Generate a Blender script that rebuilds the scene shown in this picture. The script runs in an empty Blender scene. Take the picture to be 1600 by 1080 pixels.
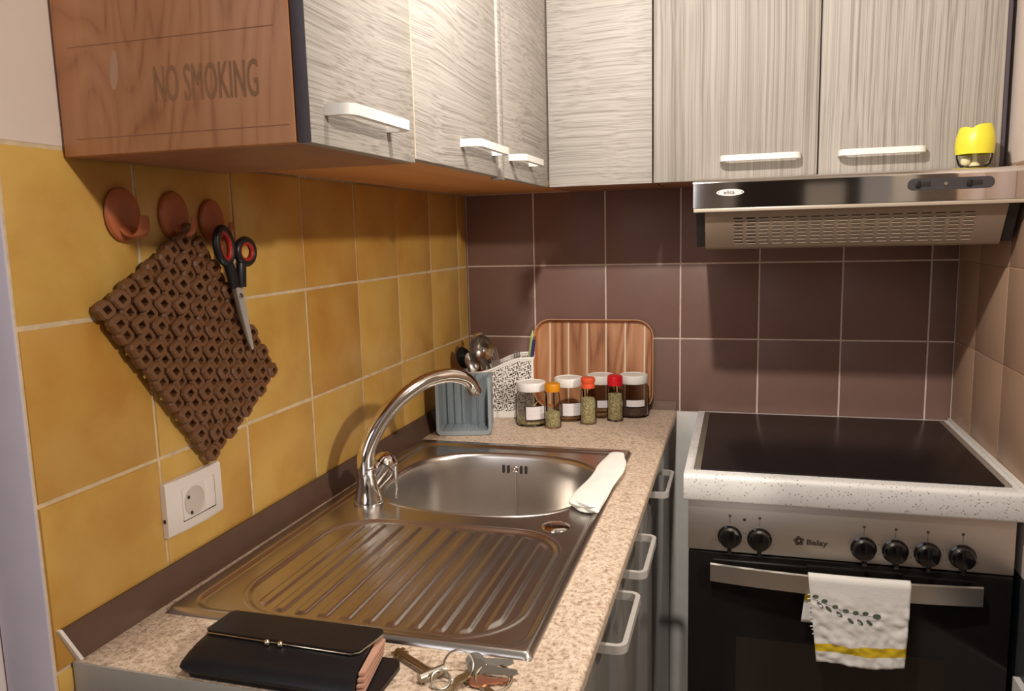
import bpy, bmesh, math, random
from mathutils import Vector, Matrix, noise as mnoise
random.seed(7)
S = bpy.context.scene
COL = S.collection
PI = math.pi
R = math.radians

# ------------------------------------------------------------------ camera
cam = bpy.data.cameras.new('camera')
cam.sensor_fit = 'HORIZONTAL'; cam.sensor_width = 36.0
cam.lens = 1222.683 / 1600 * 36.0
cam.clip_start = 0.02
camo = bpy.data.objects.new('camera', cam); COL.objects.link(camo)
camo.location = (0.7484, -2.1220, 1.3855)
camo.rotation_mode = 'XYZ'
camo.rotation_euler = (1.42894, 0.02523, 0.28147)
S.camera = camo

# ------------------------------------------------------------------ world, lights, exposure
w = bpy.data.worlds.new('world'); S.world = w; w.use_nodes = True
bg = w.node_tree.nodes['Background']
bg.inputs[0].default_value = (0.80, 0.84, 1.0, 1); bg.inputs[1].default_value = 0.05


def point(name, loc, power, col, radius):
    l = bpy.data.lights.new(name, 'POINT'); l.energy = power; l.color = col; l.shadow_soft_size = radius
    o = bpy.data.objects.new(name, l); COL.objects.link(o); o.location = loc
    return o


def area(name, loc, target, power, col, sx, sy):
    l = bpy.data.lights.new(name, 'AREA'); l.energy = power; l.color = col
    l.shape = 'RECTANGLE'; l.size = sx; l.size_y = sy
    o = bpy.data.objects.new(name, l); COL.objects.link(o); o.location = loc
    d = Vector(target) - Vector(loc)
    o.rotation_euler = d.to_track_quat('-Z', 'Y').to_euler()
    return o


sp_ = bpy.data.lights.new('kitchen_spotlight', 'SPOT'); sp_.energy = 57; sp_.color = (1.0, 0.935, 0.85)
sp_.shadow_soft_size = 0.025; sp_.spot_size = R(165); sp_.spot_blend = 1.0
spo = bpy.data.objects.new('kitchen_spotlight', sp_); COL.objects.link(spo); spo.location = (0.61, -1.30, 2.08)
spo.rotation_euler = (Vector((0.78, -0.1, 1.05)) - Vector(spo.location)).to_track_quat('-Z', 'Y').to_euler()
area('next_room_light', (2.25, -1.95, 2.15), (0.0, -0.6, 1.15), 30, (1.0, 0.92, 0.80), 0.10, 0.10)
area('rear_fill', (-0.05, -3.5, 1.75), (0.6, -0.5, 0.9), 10, (0.95, 0.95, 1.0), 1.1, 1.3)  # soft fill added behind the camera to brighten the fronts facing it
S.view_settings.view_transform = 'Standard'; S.view_settings.look = 'None'
S.view_settings.gamma = 1.0; S.view_settings.use_curve_mapping = False
S.view_settings.exposure = 0.0


# ------------------------------------------------------------------ materials
def lin(r, g, b):
    f = lambda c: (c / 255 / 12.92) if c / 255 <= 0.04045 else ((c / 255 + 0.055) / 1.055) ** 2.4
    return (f(r), f(g), f(b), 1)


class NT:
    def __init__(self, name):
        self.m = bpy.data.materials.new(name); self.m.use_nodes = True
        self.t = self.m.node_tree; self.n = self.t.nodes; self.l = self.t.links
        self.b = self.n['Principled BSDF']

    def node(self, typ, **kw):
        o = self.n.new(typ)
        for k, v in kw.items():
            if k.startswith('i_'):
                o.inputs[k[2:].replace('_', ' ')].default_value = v
            else:
                setattr(o, k, v)
        return o

    def link(self, a, b): self.l.new(a, b)

    def coords(self, scale=(1, 1, 1), rot=(0, 0, 0), loc=(0, 0, 0), src='Object'):
        tc = self.node('ShaderNodeTexCoord'); mp = self.node('ShaderNodeMapping')
        mp.inputs['Scale'].default_value = scale; mp.inputs['Rotation'].default_value = rot
        mp.inputs['Location'].default_value = loc
        self.link(tc.outputs[src], mp.inputs['Vector'])
        return mp.outputs['Vector']

    def ramp(self, fac, stops):
        r = self.node('ShaderNodeValToRGB')
        e = r.color_ramp.elements
        while len(e) < len(stops): e.new(0.5)
        for i, (p, c) in enumerate(stops):
            e[i].position = p; e[i].color = c if len(c) == 4 else (*c, 1)
        self.link(fac, r.inputs['Fac'])
        return r.outputs['Color']

    def math(self, op, a, b=None, clamp=False):
        m = self.node('ShaderNodeMath', operation=op); m.use_clamp = clamp
        for i, v in enumerate((a, b)):
            if v is None: continue
            if isinstance(v, (int, float)): m.inputs[i].default_value = v
            else: self.link(v, m.inputs[i])
        return m.outputs[0]

    def mix(self, fac, a, b, blend='MIX'):
        m = self.node('ShaderNodeMix', data_type='RGBA', blend_type=blend)
        for k, v in ((0, fac), (6, a), (7, b)):
            if isinstance(v, (int, float)): m.inputs[k].default_value = v
            elif isinstance(v, tuple): m.inputs[k].default_value = v
            else: self.link(v, m.inputs[k])
        return m.outputs[2]

    def bump(self, h, strength=0.2, dist=0.001):
        b = self.node('ShaderNodeBump'); b.inputs['Strength'].default_value = strength
        b.inputs['Distance'].default_value = dist
        self.link(h, b.inputs['Height']); self.link(b.outputs[0], self.b.inputs['Normal'])

    def noise(self, vec, scale, detail=4, rough=0.55, dim='3D', w=None, dist=0):
        n = self.node('ShaderNodeTexNoise', noise_dimensions=dim)
        n.inputs['Scale'].default_value = scale; n.inputs['Detail'].default_value = detail
        n.inputs['Roughness'].default_value = rough; n.inputs['Distortion'].default_value = dist
        self.link(vec, n.inputs['Vector'])
        if w is not None: self.link(w, n.inputs['W'])
        return n.outputs['Fac']


def plain(name, c, rough=0.5, metal=0.0, coat=0.0, spec=0.5, var=0.06, vscale=18, bump=0.0, bscale=60, trans=0.0, ior=1.45):
    """one-colour material with a faint procedural variation"""
    t = NT(name)
    v = t.coords()
    f = t.noise(v, vscale)
    c4 = c if len(c) == 4 else (*c, 1)
    d = tuple(x * (1 - var) for x in c4[:3]) + (1,)
    u = tuple(min(1, x * (1 + var)) for x in c4[:3]) + (1,)
    t.link(t.ramp(f, [(0.3, d), (0.7, u)]), t.b.inputs['Base Color'])
    t.b.inputs['Roughness'].default_value = rough; t.b.inputs['Metallic'].default_value = metal
    t.b.inputs['Coat Weight'].default_value = coat; t.b.inputs['Specular IOR Level'].default_value = spec
    t.b.inputs['Transmission Weight'].default_value = trans; t.b.inputs['IOR'].default_value = ior
    if bump: t.bump(t.noise(v, bscale, 3), bump, 0.002)
    return t.m


def m_yellow_tile():
    t = NT('yellow_glazed_tile'); v = t.coords()
    rnd = t.node('ShaderNodeObjectInfo').outputs['Random']
    w4 = t.math('MULTIPLY', rnd, 37.0)
    a = t.noise(v, 9, 4, 0.6, '4D', w4, 0.4)
    b = t.noise(v, 3.5, 2, 0.5, '4D', w4)
    c1 = t.ramp(a, [(0.30, lin(182, 128, 58)), (0.52, lin(202, 160, 82)), (0.72, lin(214, 178, 102))])
    c2 = t.ramp(b, [(0.35, lin(186, 132, 58)), (0.65, lin(212, 176, 98))])
    c = t.mix(0.45, c1, c2)
    tone = t.ramp(rnd, [(0.0, (0.90, 0.84, 0.76)), (0.5, (1, 1, 1)), (1.0, (1.03, 1.06, 1.02))])
    c = t.mix(1.0, c, tone, 'MULTIPLY')
    t.link(c, t.b.inputs['Base Color'])
    t.b.inputs['Roughness'].default_value = 0.30
    t.bump(t.noise(v, 14, 3, 0.5, '4D', w4), 0.25, 0.003)
    return t.m


def m_dark_tile():
    t = NT('dark_brown_tile'); v = t.coords()
    rnd = t.node('ShaderNodeObjectInfo').outputs['Random']
    a = t.noise(v, 7, 4, 0.6, '4D', t.math('MULTIPLY', rnd, 23.0))
    c = t.ramp(a, [(0.3, lin(129, 100, 90)), (0.7, lin(139, 108, 98))])
    t.link(c, t.b.inputs['Base Color']); t.b.inputs['Roughness'].default_value = 0.42
    t.b.inputs['Specular IOR Level'].default_value = 0.35
    return t.m


def m_streak(name, axis, light=(180, 174, 167), dark=(138, 131, 124), spec=0.35):
    """grey textured cabinet laminate, streaks running along one axis"""
    t = NT(name); fr_ = 150 if axis == 'z' else 235
    sc = [fr_] * 3; sc['xyz'.index(axis)] = 0.5 if axis == 'z' else 0.8
    v0 = t.coords((5, 5, 5))
    wob = t.node('ShaderNodeTexNoise'); wob.inputs['Scale'].default_value = 0.9; wob.inputs['Detail'].default_value = 0.6; t.link(v0, wob.inputs['Vector'])
    tc = t.node('ShaderNodeTexCoord')
    sub = t.node('ShaderNodeVectorMath', operation='SUBTRACT'); t.link(wob.outputs['Color'], sub.inputs[0]); sub.inputs[1].default_value = (0.5, 0.5, 0.5)
    scl = t.node('ShaderNodeVectorMath', operation='SCALE'); t.link(sub.outputs[0], scl.inputs[0]); scl.inputs['Scale'].default_value = {'x': 0.018, 'y': 0.030, 'z': 0.008}[axis]
    add = t.node('ShaderNodeVectorMath', operation='ADD'); t.link(tc.outputs['Object'], add.inputs[0]); t.link(scl.outputs[0], add.inputs[1])
    mp = t.node('ShaderNodeMapping'); mp.inputs['Scale'].default_value = sc; t.link(add.outputs[0], mp.inputs['Vector'])
    a = t.noise(mp.outputs[0], 2.6, 3, 0.55)
    b = t.noise(mp.outputs[0], 0.9, 2, 0.5)
    f = t.math('ADD', t.math('MULTIPLY', a, 0.6), t.math('MULTIPLY', b, 0.4))
    c = t.ramp(f, [(0.38, lin(*dark)), (0.50, lin(*[(l * .72 + d * .28) for l, d in zip(light, dark)])), (0.60, lin(*light))])
    t.link(c, t.b.inputs['Base Color']); t.b.inputs['Roughness'].default_value = 0.62
    t.b.inputs['Specular IOR Level'].default_value = spec
    t.bump(f, 0.35, 0.0012)
    return t.m


def m_wood(name, axis, cols, ring=9.0, stretch=0.22, rough=0.45, dist=2.2, loc=(0, 0, 0), fine=0.35):
    """flat-sawn wood print, long grain along one axis"""
    t = NT(name); sc = [1, 1, 1]; sc['xyz'.index(axis)] = stretch
    v = t.coords(sc, loc=loc)
    n = t.noise(v, 4.2, 2, 0.45, dist=0.6)
    rings = t.math('FRACT', t.math('MULTIPLY', n, ring))
    tri = t.math('ABSOLUTE', t.math('SUBTRACT', rings, 0.5))
    sf = [110, 110, 110]; sf['xyz'.index(axis)] = 5
    g = t.noise(t.coords(sf), 1.0, 3, 0.6)
    f = t.math('ADD', t.math('MULTIPLY', tri, 2 * (1 - fine)), t.math('MULTIPLY', g, fine))
    c = t.ramp(f, [(0.12, lin(*cols[0])), (0.38, lin(*cols[1])), (0.75, lin(*cols[2]))])
    t.link(c, t.b.inputs['Base Color']); t.b.inputs['Roughness'].default_value = rough
    t.bump(f, 0.12, 0.001)
    return t


def m_granite():
    t = NT('beige_stone_laminate'); v = t.coords()
    a = t.noise(v, 150, 3, 0.75)
    b = t.noise(v, 62, 4, 0.7)
    c = t.ramp(a, [(0.30, lin(146, 122, 104)), (0.42, lin(196, 172, 150)), (0.55, lin(220, 198, 176)), (0.72, lin(232, 214, 196))])
    c2 = t.ramp(b, [(0.32, (0.62, 0.53, 0.47)), (0.46, (1, 1, 1))])
    c = t.mix(0.75, c, c2, 'MULTIPLY')
    d = t.noise(v, 240, 2, 0.6)
    c3 = t.ramp(d, [(0.32, (0.30, 0.24, 0.22)), (0.40, (1, 1, 1))])
    c = t.mix(0.8, c, c3, 'MULTIPLY')
    t.link(c, t.b.inputs['Base Color']); t.b.inputs['Roughness'].default_value = 0.42
    return t.m


def m_speckle():
    t = NT('white_speckled_laminate'); v = t.coords()
    vo = t.node('ShaderNodeTexVoronoi'); vo.inputs['Scale'].default_value = 150; t.link(v, vo.inputs['Vector'])
    n = t.noise(v, 42, 3, 0.6)
    spots = t.ramp(vo.outputs['Distance'], [(0.16, (1, 1, 1)), (0.26, (0, 0, 0))])
    mask = t.ramp(n, [(0.44, (0, 0, 0)), (0.52, (1, 1, 1))])
    f = t.math('MULTIPLY', spots, mask)
    c = t.mix(f, lin(236, 234, 231), lin(146, 142, 140))
    v2 = t.node('ShaderNodeTexVoronoi'); v2.inputs['Scale'].default_value = 310; t.link(v, v2.inputs['Vector'])
    s2 = t.ramp(v2.outputs['Distance'], [(0.20, (1, 1, 1)), (0.30, (0, 0, 0))])
    k2 = t.ramp(t.noise(v, 70, 3, 0.6), [(0.55, (0, 0, 0)), (0.61, (1, 1, 1))])
    c = t.mix(t.math('MULTIPLY', s2, k2), c, lin(150, 146, 146))
    t.link(c, t.b.inputs['Base Color']); t.b.inputs['Roughness'].default_value = 0.35
    return t.m


def m_steel(name, base=(0.60, 0.56, 0.52), rough=0.26, axis=None, aniso=0.0, bump=0.03):
    t = NT(name)
    sc = (60, 60, 60)
    if axis: sc = [140, 140, 140]; sc['xyz'.index(axis)] = 2
    f = t.noise(t.coords(sc), 1.0, 4, 0.6)
    t.link(t.ramp(f, [(0.3, tuple(x * .985 for x in base)), (0.7, tuple(min(1, x * 1.015) for x in base))]), t.b.inputs['Base Color'])
    t.b.inputs['Metallic'].default_value = 1.0
    rr = t.node('ShaderNodeMapRange'); t.link(f, rr.inputs[0])
    rr.inputs['To Min'].default_value = rough * 0.97; rr.inputs['To Max'].default_value = rough * 1.03
    t.link(rr.outputs[0], t.b.inputs['Roughness'])
    if bump: t.bump(f, bump, 0.0005)
    return t.m


def m_herb(name, a, b, c, scale=260):
    t = NT(name); v = t.coords()
    f = t.noise(v, scale, 3, 0.75)
    t.link(t.ramp(f, [(0.35, lin(*a)), (0.5, lin(*b)), (0.65, lin(*c))]), t.b.inputs['Base Color'])
    t.b.inputs['Roughness'].default_value = 0.9; t.bump(f, 0.8, 0.004)
    return t.m


def m_glass(name, tint=(1, 1, 1), rough=0.02, edge=0.10):
    """thin clear wall: mostly transparent, mirror-like towards grazing angles"""
    t = NT(name); t.n.remove(t.b)
    out = [n for n in t.n if n.type == 'OUTPUT_MATERIAL'][0]
    tr = t.node('ShaderNodeBsdfTransparent'); gl = t.node('ShaderNodeBsdfGlossy'); gl.inputs['Roughness'].default_value = rough
    f = t.noise(t.coords(), 30)
    t.link(t.ramp(f, [(0, tuple(x * .97 for x in tint)), (1, tint)]), tr.inputs['Color'])
    lw = t.node('ShaderNodeLayerWeight'); lw.inputs['Blend'].default_value = edge
    mx = t.node('ShaderNodeMixShader'); t.link(lw.outputs['Fresnel'], mx.inputs[0]); t.link(tr.outputs[0], mx.inputs[1]); t.link(gl.outputs[0], mx.inputs[2])
    t.link(mx.outputs[0], out.inputs['Surface'])
    return t.m


M = {}
M['ytile'] = m_yellow_tile()
M['dtile'] = m_dark_tile()
M['btile'] = plain('beige_tile', lin(176, 144, 120), 0.35, var=0.05, vscale=7)
M['grout_y'] = plain('sandy_grout', lin(206, 184, 152), 0.9, var=0.15, vscale=60, bump=0.3)
M['grout_d'] = plain('pale_grout', lin(226, 206, 194), 0.9, var=0.1, vscale=60)
M['grout_b'] = plain('brown_grout', lin(176, 146, 120), 0.9, var=0.1, vscale=60)
M['plaster'] = plain('warm_white_plaster', lin(216, 200, 190), 0.85, var=0.03, vscale=6, bump=0.08, bscale=40)
M['lavender'] = plain('lavender_paint', lin(212, 202, 214), 0.7, var=0.05, vscale=9, bump=0.05)
M['rosy'] = plain('rosy_white_paint', lin(222, 208, 206), 0.7, var=0.04, vscale=8)
M['streak_y'] = m_streak('grey_streaked_laminate_sideways', 'y')
M['streak_x'] = m_streak('grey_streaked_laminate_across', 'x')
M['streak_z'] = m_streak('grey_streaked_laminate_upright', 'z', (178, 171, 162), (134, 126, 117))
M['endwood'] = m_wood('brown_wood_panel', 'z', [(146, 94, 60), (186, 126, 84), (196, 138, 96)], ring=34, stretch=0.22, loc=(3.1, 0, 1.7), fine=0.6).m
M['underwood'] = m_wood('orange_brown_underside', 'y', [(205, 142, 80), (214, 150, 88), (220, 158, 96)], ring=3, stretch=0.15, rough=0.5).m
M['underbrown'] = plain('brown_underside', lin(160, 112, 84), 0.5)
M['edgegrey'] = plain('slate_grey_edging', lin(84, 76, 82), 0.5)
M['carcass'] = plain('grey_carcass', lin(120, 108, 98), 0.6)
M['white'] = plain('white_plastic', lin(232, 226, 218), 0.35, var=0.02)
M['socketwhite'] = plain('socket_white_plastic', lin(226, 216, 210), 0.32, var=0.02)
M['whitemetal'] = plain('white_lacquered_metal', lin(236, 232, 226), 0.3, var=0.02)
M['granite'] = m_granite()
M['speckle'] = m_speckle()
M['upstand'] = plain('dark_brown_upstand', lin(92, 68, 56), 0.45, var=0.08, vscale=25)
M['alu'] = plain('dull_grey_edging', lin(176, 170, 160), 0.5, var=0.05)
M['steel'] = m_steel('brushed_sink_steel', (0.60, 0.575, 0.55), 0.27, bump=0.0)
M['bowlsteel'] = m_steel('satin_bowl_steel', (0.66, 0.62, 0.58), 0.28, bump=0.0)
M['ovensteel'] = m_steel('brushed_oven_steel', (0.66, 0.60, 0.54), 0.46, axis='x', bump=0.02)
M['hoodsteel'] = m_steel('polished_hood_steel', (0.72, 0.69, 0.66), 0.06, bump=0.0)
M['chrome'] = m_steel('chrome', (0.80, 0.77, 0.74), 0.08, bump=0.0)
M['handle_steel'] = m_steel('satin_handle_metal', (0.66, 0.64, 0.61), 0.3, bump=0.0)
M['silver'] = plain('silver_lacquer', lin(198, 194, 190), 0.35, metal=0.35, var=0.02)
M['darkfront'] = plain('dark_grey_gloss_front', lin(118, 113, 108), 0.22, coat=0.3, var=0.05)
M['blackglass'] = plain('black_glass', lin(34, 28, 28), 0.28, spec=0.28, var=0.03)
M['ovenglass'] = plain('oven_door_glass', lin(24, 21, 20), 0.12, spec=0.4, var=0.03)
M['blackplastic'] = plain('black_plastic', lin(30, 29, 31), 0.35, var=0.05)
M['knob'] = plain('glossy_black_knob', lin(14, 13, 13), 0.12, coat=0.3, var=0.03)
M['ink'] = plain('dark_print', lin(66, 54, 48), 0.6)
M['hoodbody'] = plain('taupe_painted_metal', lin(150, 132, 114), 0.42, var=0.03)
M['slot'] = plain('shadow_black', lin(44, 36, 32), 0.8)
M['terracotta'] = plain('terracotta_plastic', lin(176, 100, 62), 0.35, var=0.08)
M['trivet'] = m_wood('dark_stained_wood', 'z', [(78, 50, 32), (100, 66, 42), (116, 78, 50)], ring=4, stretch=0.4, rough=0.45).m
M['red'] = plain('red_rubber', lin(160, 36, 28), 0.45)
M['brass'] = m_steel('aged_brass', (0.46, 0.37, 0.24), 0.32, bump=0.02)
M['nickel'] = m_steel('worn_nickel', (0.46, 0.41, 0.34), 0.32, bump=0.02)
M['copper'] = m_steel('copper_key', (0.65, 0.33, 0.22), 0.35, bump=0.02)
M['leather'] = plain('black_leather', lin(24, 22, 25), 0.38, var=0.1, bump=0.12, bscale=300)
M['pink'] = plain('dusty_pink_leather', lin(196, 150, 128), 0.6)
M['gold'] = m_steel('pale_gold_metal', (0.85, 0.74, 0.58), 0.2, bump=0.0)
M['cloth'] = plain('white_cotton_cloth', lin(240, 236, 228), 0.9, var=0.03, bump=0.15, bscale=500)
M['towel'] = plain('white_tea_towel', lin(238, 234, 228), 0.9, var=0.03, bump=0.25, bscale=260)
M['yellowband'] = plain('yellow_woven_band', lin(226, 192, 40), 0.9)
M['leaf'] = plain('grey_green_print', lin(92, 100, 84), 0.9, var=0.2, vscale=80)
M['caddy'] = plain('blue_grey_plastic', lin(142, 152, 158), 0.4, var=0.03)
M['basket'] = plain('white_basket_plastic', lin(236, 230, 224), 0.4, var=0.02)
M['cutlery'] = m_steel('cutlery_steel', (0.60, 0.56, 0.52), 0.2, bump=0.0)
M['blade'] = plain('bright_blade_steel', lin(196, 190, 184), 0.3, metal=0.35, var=0.02)
M['green'] = plain('pale_green_plastic', lin(196, 208, 140), 0.4)
M['navy'] = plain('navy_plastic', lin(44, 52, 104), 0.35)
M['amber'] = plain('amber_wood_handle', lin(150, 88, 40), 0.4)
M['glass'] = m_glass('clear_glass', (0.985, 0.985, 0.975), 0.02, 0.06)
M['bottleglass'] = m_glass('clear_bottle_glass', (0.975, 0.98, 0.965), 0.02, 0.06)
M['label'] = plain('paper_label', lin(226, 218, 218), 0.8, var=0.02)
M['labeledge'] = plain('dark_label_border', lin(52, 46, 56), 0.7)
M['capwhite'] = plain('white_screw_lid', lin(238, 234, 228), 0.35, var=0.02)
M['caporange'] = plain('orange_cap', lin(214, 138, 10), 0.4)
M['capcoral'] = plain('coral_cap', lin(222, 84, 44), 0.4)
M['capred'] = plain('red_cap', lin(208, 22, 36), 0.35)
M['yellowcap'] = plain('lemon_yellow_plastic', lin(236, 222, 62), 0.35, var=0.02)
M['wick'] = plain('cream_wick', lin(236, 226, 190), 0.7)
M['clearplastic'] = m_glass('clear_plastic', (0.97, 0.965, 0.93), 0.05, 0.10)
M['herb'] = m_herb('dried_herbs', (104, 96, 62), (164, 150, 106), (206, 194, 152))
M['herbbrown'] = m_herb('brown_spice', (84, 54, 32), (136, 98, 62), (176, 140, 96), 200)
M['dregs'] = m_herb('dark_spice', (60, 44, 36), (82, 62, 50), (100, 78, 62), 200)
M['stick'] = plain('pale_stick', lin(214, 180, 132), 0.6)
M['floor'] = plain('beige_floor', lin(150, 130, 110), 0.5)
M['ceiling'] = plain('white_ceiling', lin(226, 218, 208), 0.9)
M['roomwall'] = plain('room_wall_paint', lin(200, 188, 178), 0.85)
M['doorbrown'] = plain('dark_door', lin(52, 40, 34), 0.5)


def m_tray():
    t = m_wood('striped_wood_tray', 'z', [(112, 64, 38), (180, 122, 82), (206, 152, 110)], ring=16, stretch=0.16, rough=0.35, fine=0.5)
    base = t.b.inputs['Base Color'].links[0].from_socket
    tc = t.node('ShaderNodeTexCoord'); sp = t.node('ShaderNodeSeparateXYZ'); t.link(tc.outputs['Object'], sp.inputs[0])
    u = t.math('DIVIDE', t.math('ADD', sp.outputs['X'], 0.1240), 0.0525)
    fr = t.math('FRACT', u)
    line = t.math('LESS_THAN', fr, 0.085)
    inside = t.math('MULTIPLY', t.math('GREATER_THAN', u, 0.0), t.math('LESS_THAN', u, 5.5))
    t.link(t.mix(t.math('MULTIPLY', line, inside), base, lin(240, 216, 186)), t.b.inputs['Base Color'])
    return t.m


M['tray'] = m_tray()
M['trayrim'] = m_wood('wood_tray_rim', 'z', [(140, 78, 44), (176, 108, 66), (190, 124, 80)], ring=6, stretch=0.3, rough=0.35).m


# ------------------------------------------------------------------ mesh helpers
def BM(): return bmesh.new()


def box(bm, x0, x1, y0, y1, z0, z1, bevel=0.0, seg=2, mi=0):
    vs = [bm.verts.new(c) for c in ((x0, y0, z0), (x1, y0, z0), (x1, y1, z0), (x0, y1, z0), (x0, y0, z1), (x1, y0, z1), (x1, y1, z1), (x0, y1, z1))]
    fs = [bm.faces.new([vs[i] for i in q]) for q in ((3, 2, 1, 0), (4, 5, 6, 7), (0, 1, 5, 4), (1, 2, 6, 5), (2, 3, 7, 6), (3, 0, 4, 7))]
    for f in fs: f.material_index = mi
    if bevel > 0:
        es = list({e for f in fs for e in f.edges})
        bmesh.ops.bevel(bm, geom=es, offset=bevel, segments=seg, profile=0.5, affect='EDGES')
    return bm


def lathe(bm, prof, c=(0, 0, 0), seg=24, axis='z', a0=0, a1=2 * PI, mi=0):
    """prof: list of (r, h). axis: direction of h"""
    full = abs(a1 - a0 - 2 * PI) < 1e-6
    n = seg if full else seg + 1
    rings = []
    for r, h in prof:
        ring = []
        if r < 1e-7:
            p = {'z': (0, 0, h), 'y': (0, h, 0), 'x': (h, 0, 0)}[axis]
            v = bm.verts.new(Vector(c) + Vector(p)); ring = [v] * n
        else:
            for k in range(n):
                a = a0 + (a1 - a0) * k / seg
                q = (r * math.cos(a), r * math.sin(a))
                p = {'z': (q[0], q[1], h), 'y': (q[0], h, -q[1]), 'x': (h, q[0], q[1])}[axis]
                ring.append(bm.verts.new(Vector(c) + Vector(p)))
        rings.append(ring)
    for A, B in zip(rings, rings[1:]):
        for k in range(seg):
            k2 = (k + 1) % n
            q = []
            for v in (A[k], A[k2], B[k2], B[k]):
                if v not in q: q.append(v)
            if len(q) >= 3:
                try: bm.faces.new(q).material_index = mi
                except ValueError: pass
    return bm


def tube(bm, pts, rad, seg=12, caps=True, closed=False, flat=(1, 1), mi=0):
    pts = [Vector(p) for p in pts]; n = len(pts)
    rads = rad if isinstance(rad, (list, tuple)) else [rad] * n
    rings = []; up = None
    for i, p in enumerate(pts):
        if closed: d = pts[(i + 1) % n] - pts[i - 1]
        else: d = pts[min(i + 1, n - 1)] - pts[max(i - 1, 0)]
        d.normalize()
        if up is None:
            up = Vector((0, 0, 1)) if abs(d.z) < 0.9 else Vector((1, 0, 0))
        sx = d.cross(up)
        if sx.length < 1e-6: sx = d.cross(Vector((0, 1, 0)))
        sx.normalize(); up = sx.cross(d).normalized()
        rings.append([bm.verts.new(p + (sx * math.cos(2 * PI * k / seg) * flat[0] + up * math.sin(2 * PI * k / seg) * flat[1]) * rads[i]) for k in range(seg)])
    pairs = list(zip(rings, rings[1:])) + ([(rings[-1], rings[0])] if closed else [])
    for A, B in pairs:
        for k in range(seg):
            bm.faces.new((A[k], A[(k + 1) % seg], B[(k + 1) % seg], B[k])).material_index = mi
    if caps and not closed:
        bm.faces.new(rings[0][::-1]).material_index = mi; bm.faces.new(rings[-1]).material_index = mi
    return bm


def spline(pts, n=8):
    """Catmull-Rom through the points"""
    P = [Vector(p) for p in pts]; P = [P[0] * 2 - P[1]] + P + [P[-1] * 2 - P[-2]]
    out = []
    for i in range(1, len(P) - 2):
        a, b, c, d = P[i - 1:i + 3]
        for k in range(n):
            t = k / n
            out.append(0.5 * ((2 * b) + (c - a) * t + (2 * a - 5 * b + 4 * c - d) * t * t + (3 * b - a - 3 * c + d) * t ** 3))
    out.append(P[-2])
    return out


def prism(bm, poly, h0, h1, M4=None, mi=0):
    """2-D outline extruded along local z, then moved by M4"""
    M4 = M4 or Matrix()
    lo = [bm.verts.new(M4 @ Vector((x, y, h0))) for x, y in poly]; hi = [bm.verts.new(M4 @ Vector((x, y, h1))) for x, y in poly]
    n = len(poly)
    bm.faces.new(lo[::-1]).material_index = mi; bm.faces.new(hi).material_index = mi
    for k in range(n):
        bm.faces.new((lo[k], lo[(k + 1) % n], hi[(k + 1) % n], hi[k])).material_index = mi
    return bm


def rrect(x0, x1, y0, y1, r, n=6):
    o = []
    for cx, cy, a in ((x1 - r, y1 - r, 0), (x0 + r, y1 - r, 90), (x0 + r, y0 + r, 180), (x1 - r, y0 + r, 270)):
        for k in range(n + 1):
            t = R(a + 90 * k / n); o.append((cx + r * math.cos(t), cy + r * math.sin(t)))
    return o


def sphere(bm, c, r, sx=1, sy=1, sz=1, u=12, v=8, mi=0):
    mt = Matrix.Translation(c) @ Matrix.Diagonal((r * sx, r * sy, r * sz, 1))
    res = bmesh.ops.create_uvsphere(bm, u_segments=u, v_segments=v, radius=1, matrix=mt)
    for vv in res['verts']:
        for f in vv.link_faces: f.material_index = mi
    return bm


ORG = {}


def base(o):
    """world position of an object's origin (all empties are unrotated)"""
    p = Vector(o.location)
    while o.parent: o = o.parent; p += Vector(o.location)
    return p


def obj(name, bm, mats, parent=None, org=None, angle=40, smooth=True):
    """bm is in world coordinates; org = world origin of the new object (default: its parent's)"""
    if not isinstance(mats, (list, tuple)): mats = [mats]
    pb = base(parent) if parent else Vector((0, 0, 0))
    o3 = Vector(org) if org is not None else pb
    bmesh.ops.recalc_face_normals(bm, faces=bm.faces)
    bm.transform(Matrix.Translation(-o3))
    me = bpy.data.meshes.new(name); bm.to_mesh(me); bm.free()
    for m in mats: me.materials.append(m)
    if smooth:
        for p in me.polygons: p.use_smooth = True
        me.set_sharp_from_angle(angle=R(angle))
    o = bpy.data.objects.new(name, me); COL.objects.link(o)
    o.location = o3 - pb
    if parent: o.parent = parent
    return o


def empty(name, loc):
    o = bpy.data.objects.new(name, None); COL.objects.link(o); o.location = loc; o.empty_display_size = 0.05
    return o


def tag(o, label, cat, group=None):
    o['label'] = label; o['category'] = cat
    if group: o['group'] = group
    return o


def struct(o): o['kind'] = 'structure'; return o


def inst(src, name, loc, parent):
    """another object on the same mesh"""
    c = bpy.data.objects.new(name, src.data); COL.objects.link(c); c.parent = parent; c.location = loc
    return c


def text_bm(s, size, extrude=0.0003, bold=0.0, spacing=1.0):
    cu = bpy.data.curves.new('text', 'FONT'); cu.body = s; cu.size = size; cu.extrude = extrude; cu.offset = bold
    cu.align_x = 'CENTER'; cu.align_y = 'CENTER'; cu.space_character = spacing; cu.resolution_u = 3
    t = bpy.data.objects.new('text', cu); COL.objects.link(t)
    dg = bpy.context.evaluated_depsgraph_get(); ev = t.evaluated_get(dg)
    me = ev.to_mesh(); bm = BM(); bm.from_mesh(me); ev.to_mesh_clear()
    bpy.data.objects.remove(t); bpy.data.curves.remove(cu)
    return bm


def facing_front(bm, loc, sx=1.0, sz=1.0, tilt=0.0):
    """text laid in XY turned to face -Y"""
    bm.transform(Matrix.Translation(loc) @ Matrix.Rotation(tilt, 4, 'Y') @ Matrix.Diagonal((sx, 1, sz, 1)) @ Matrix.Rotation(PI / 2, 4, 'X'))
    return bm


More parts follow.
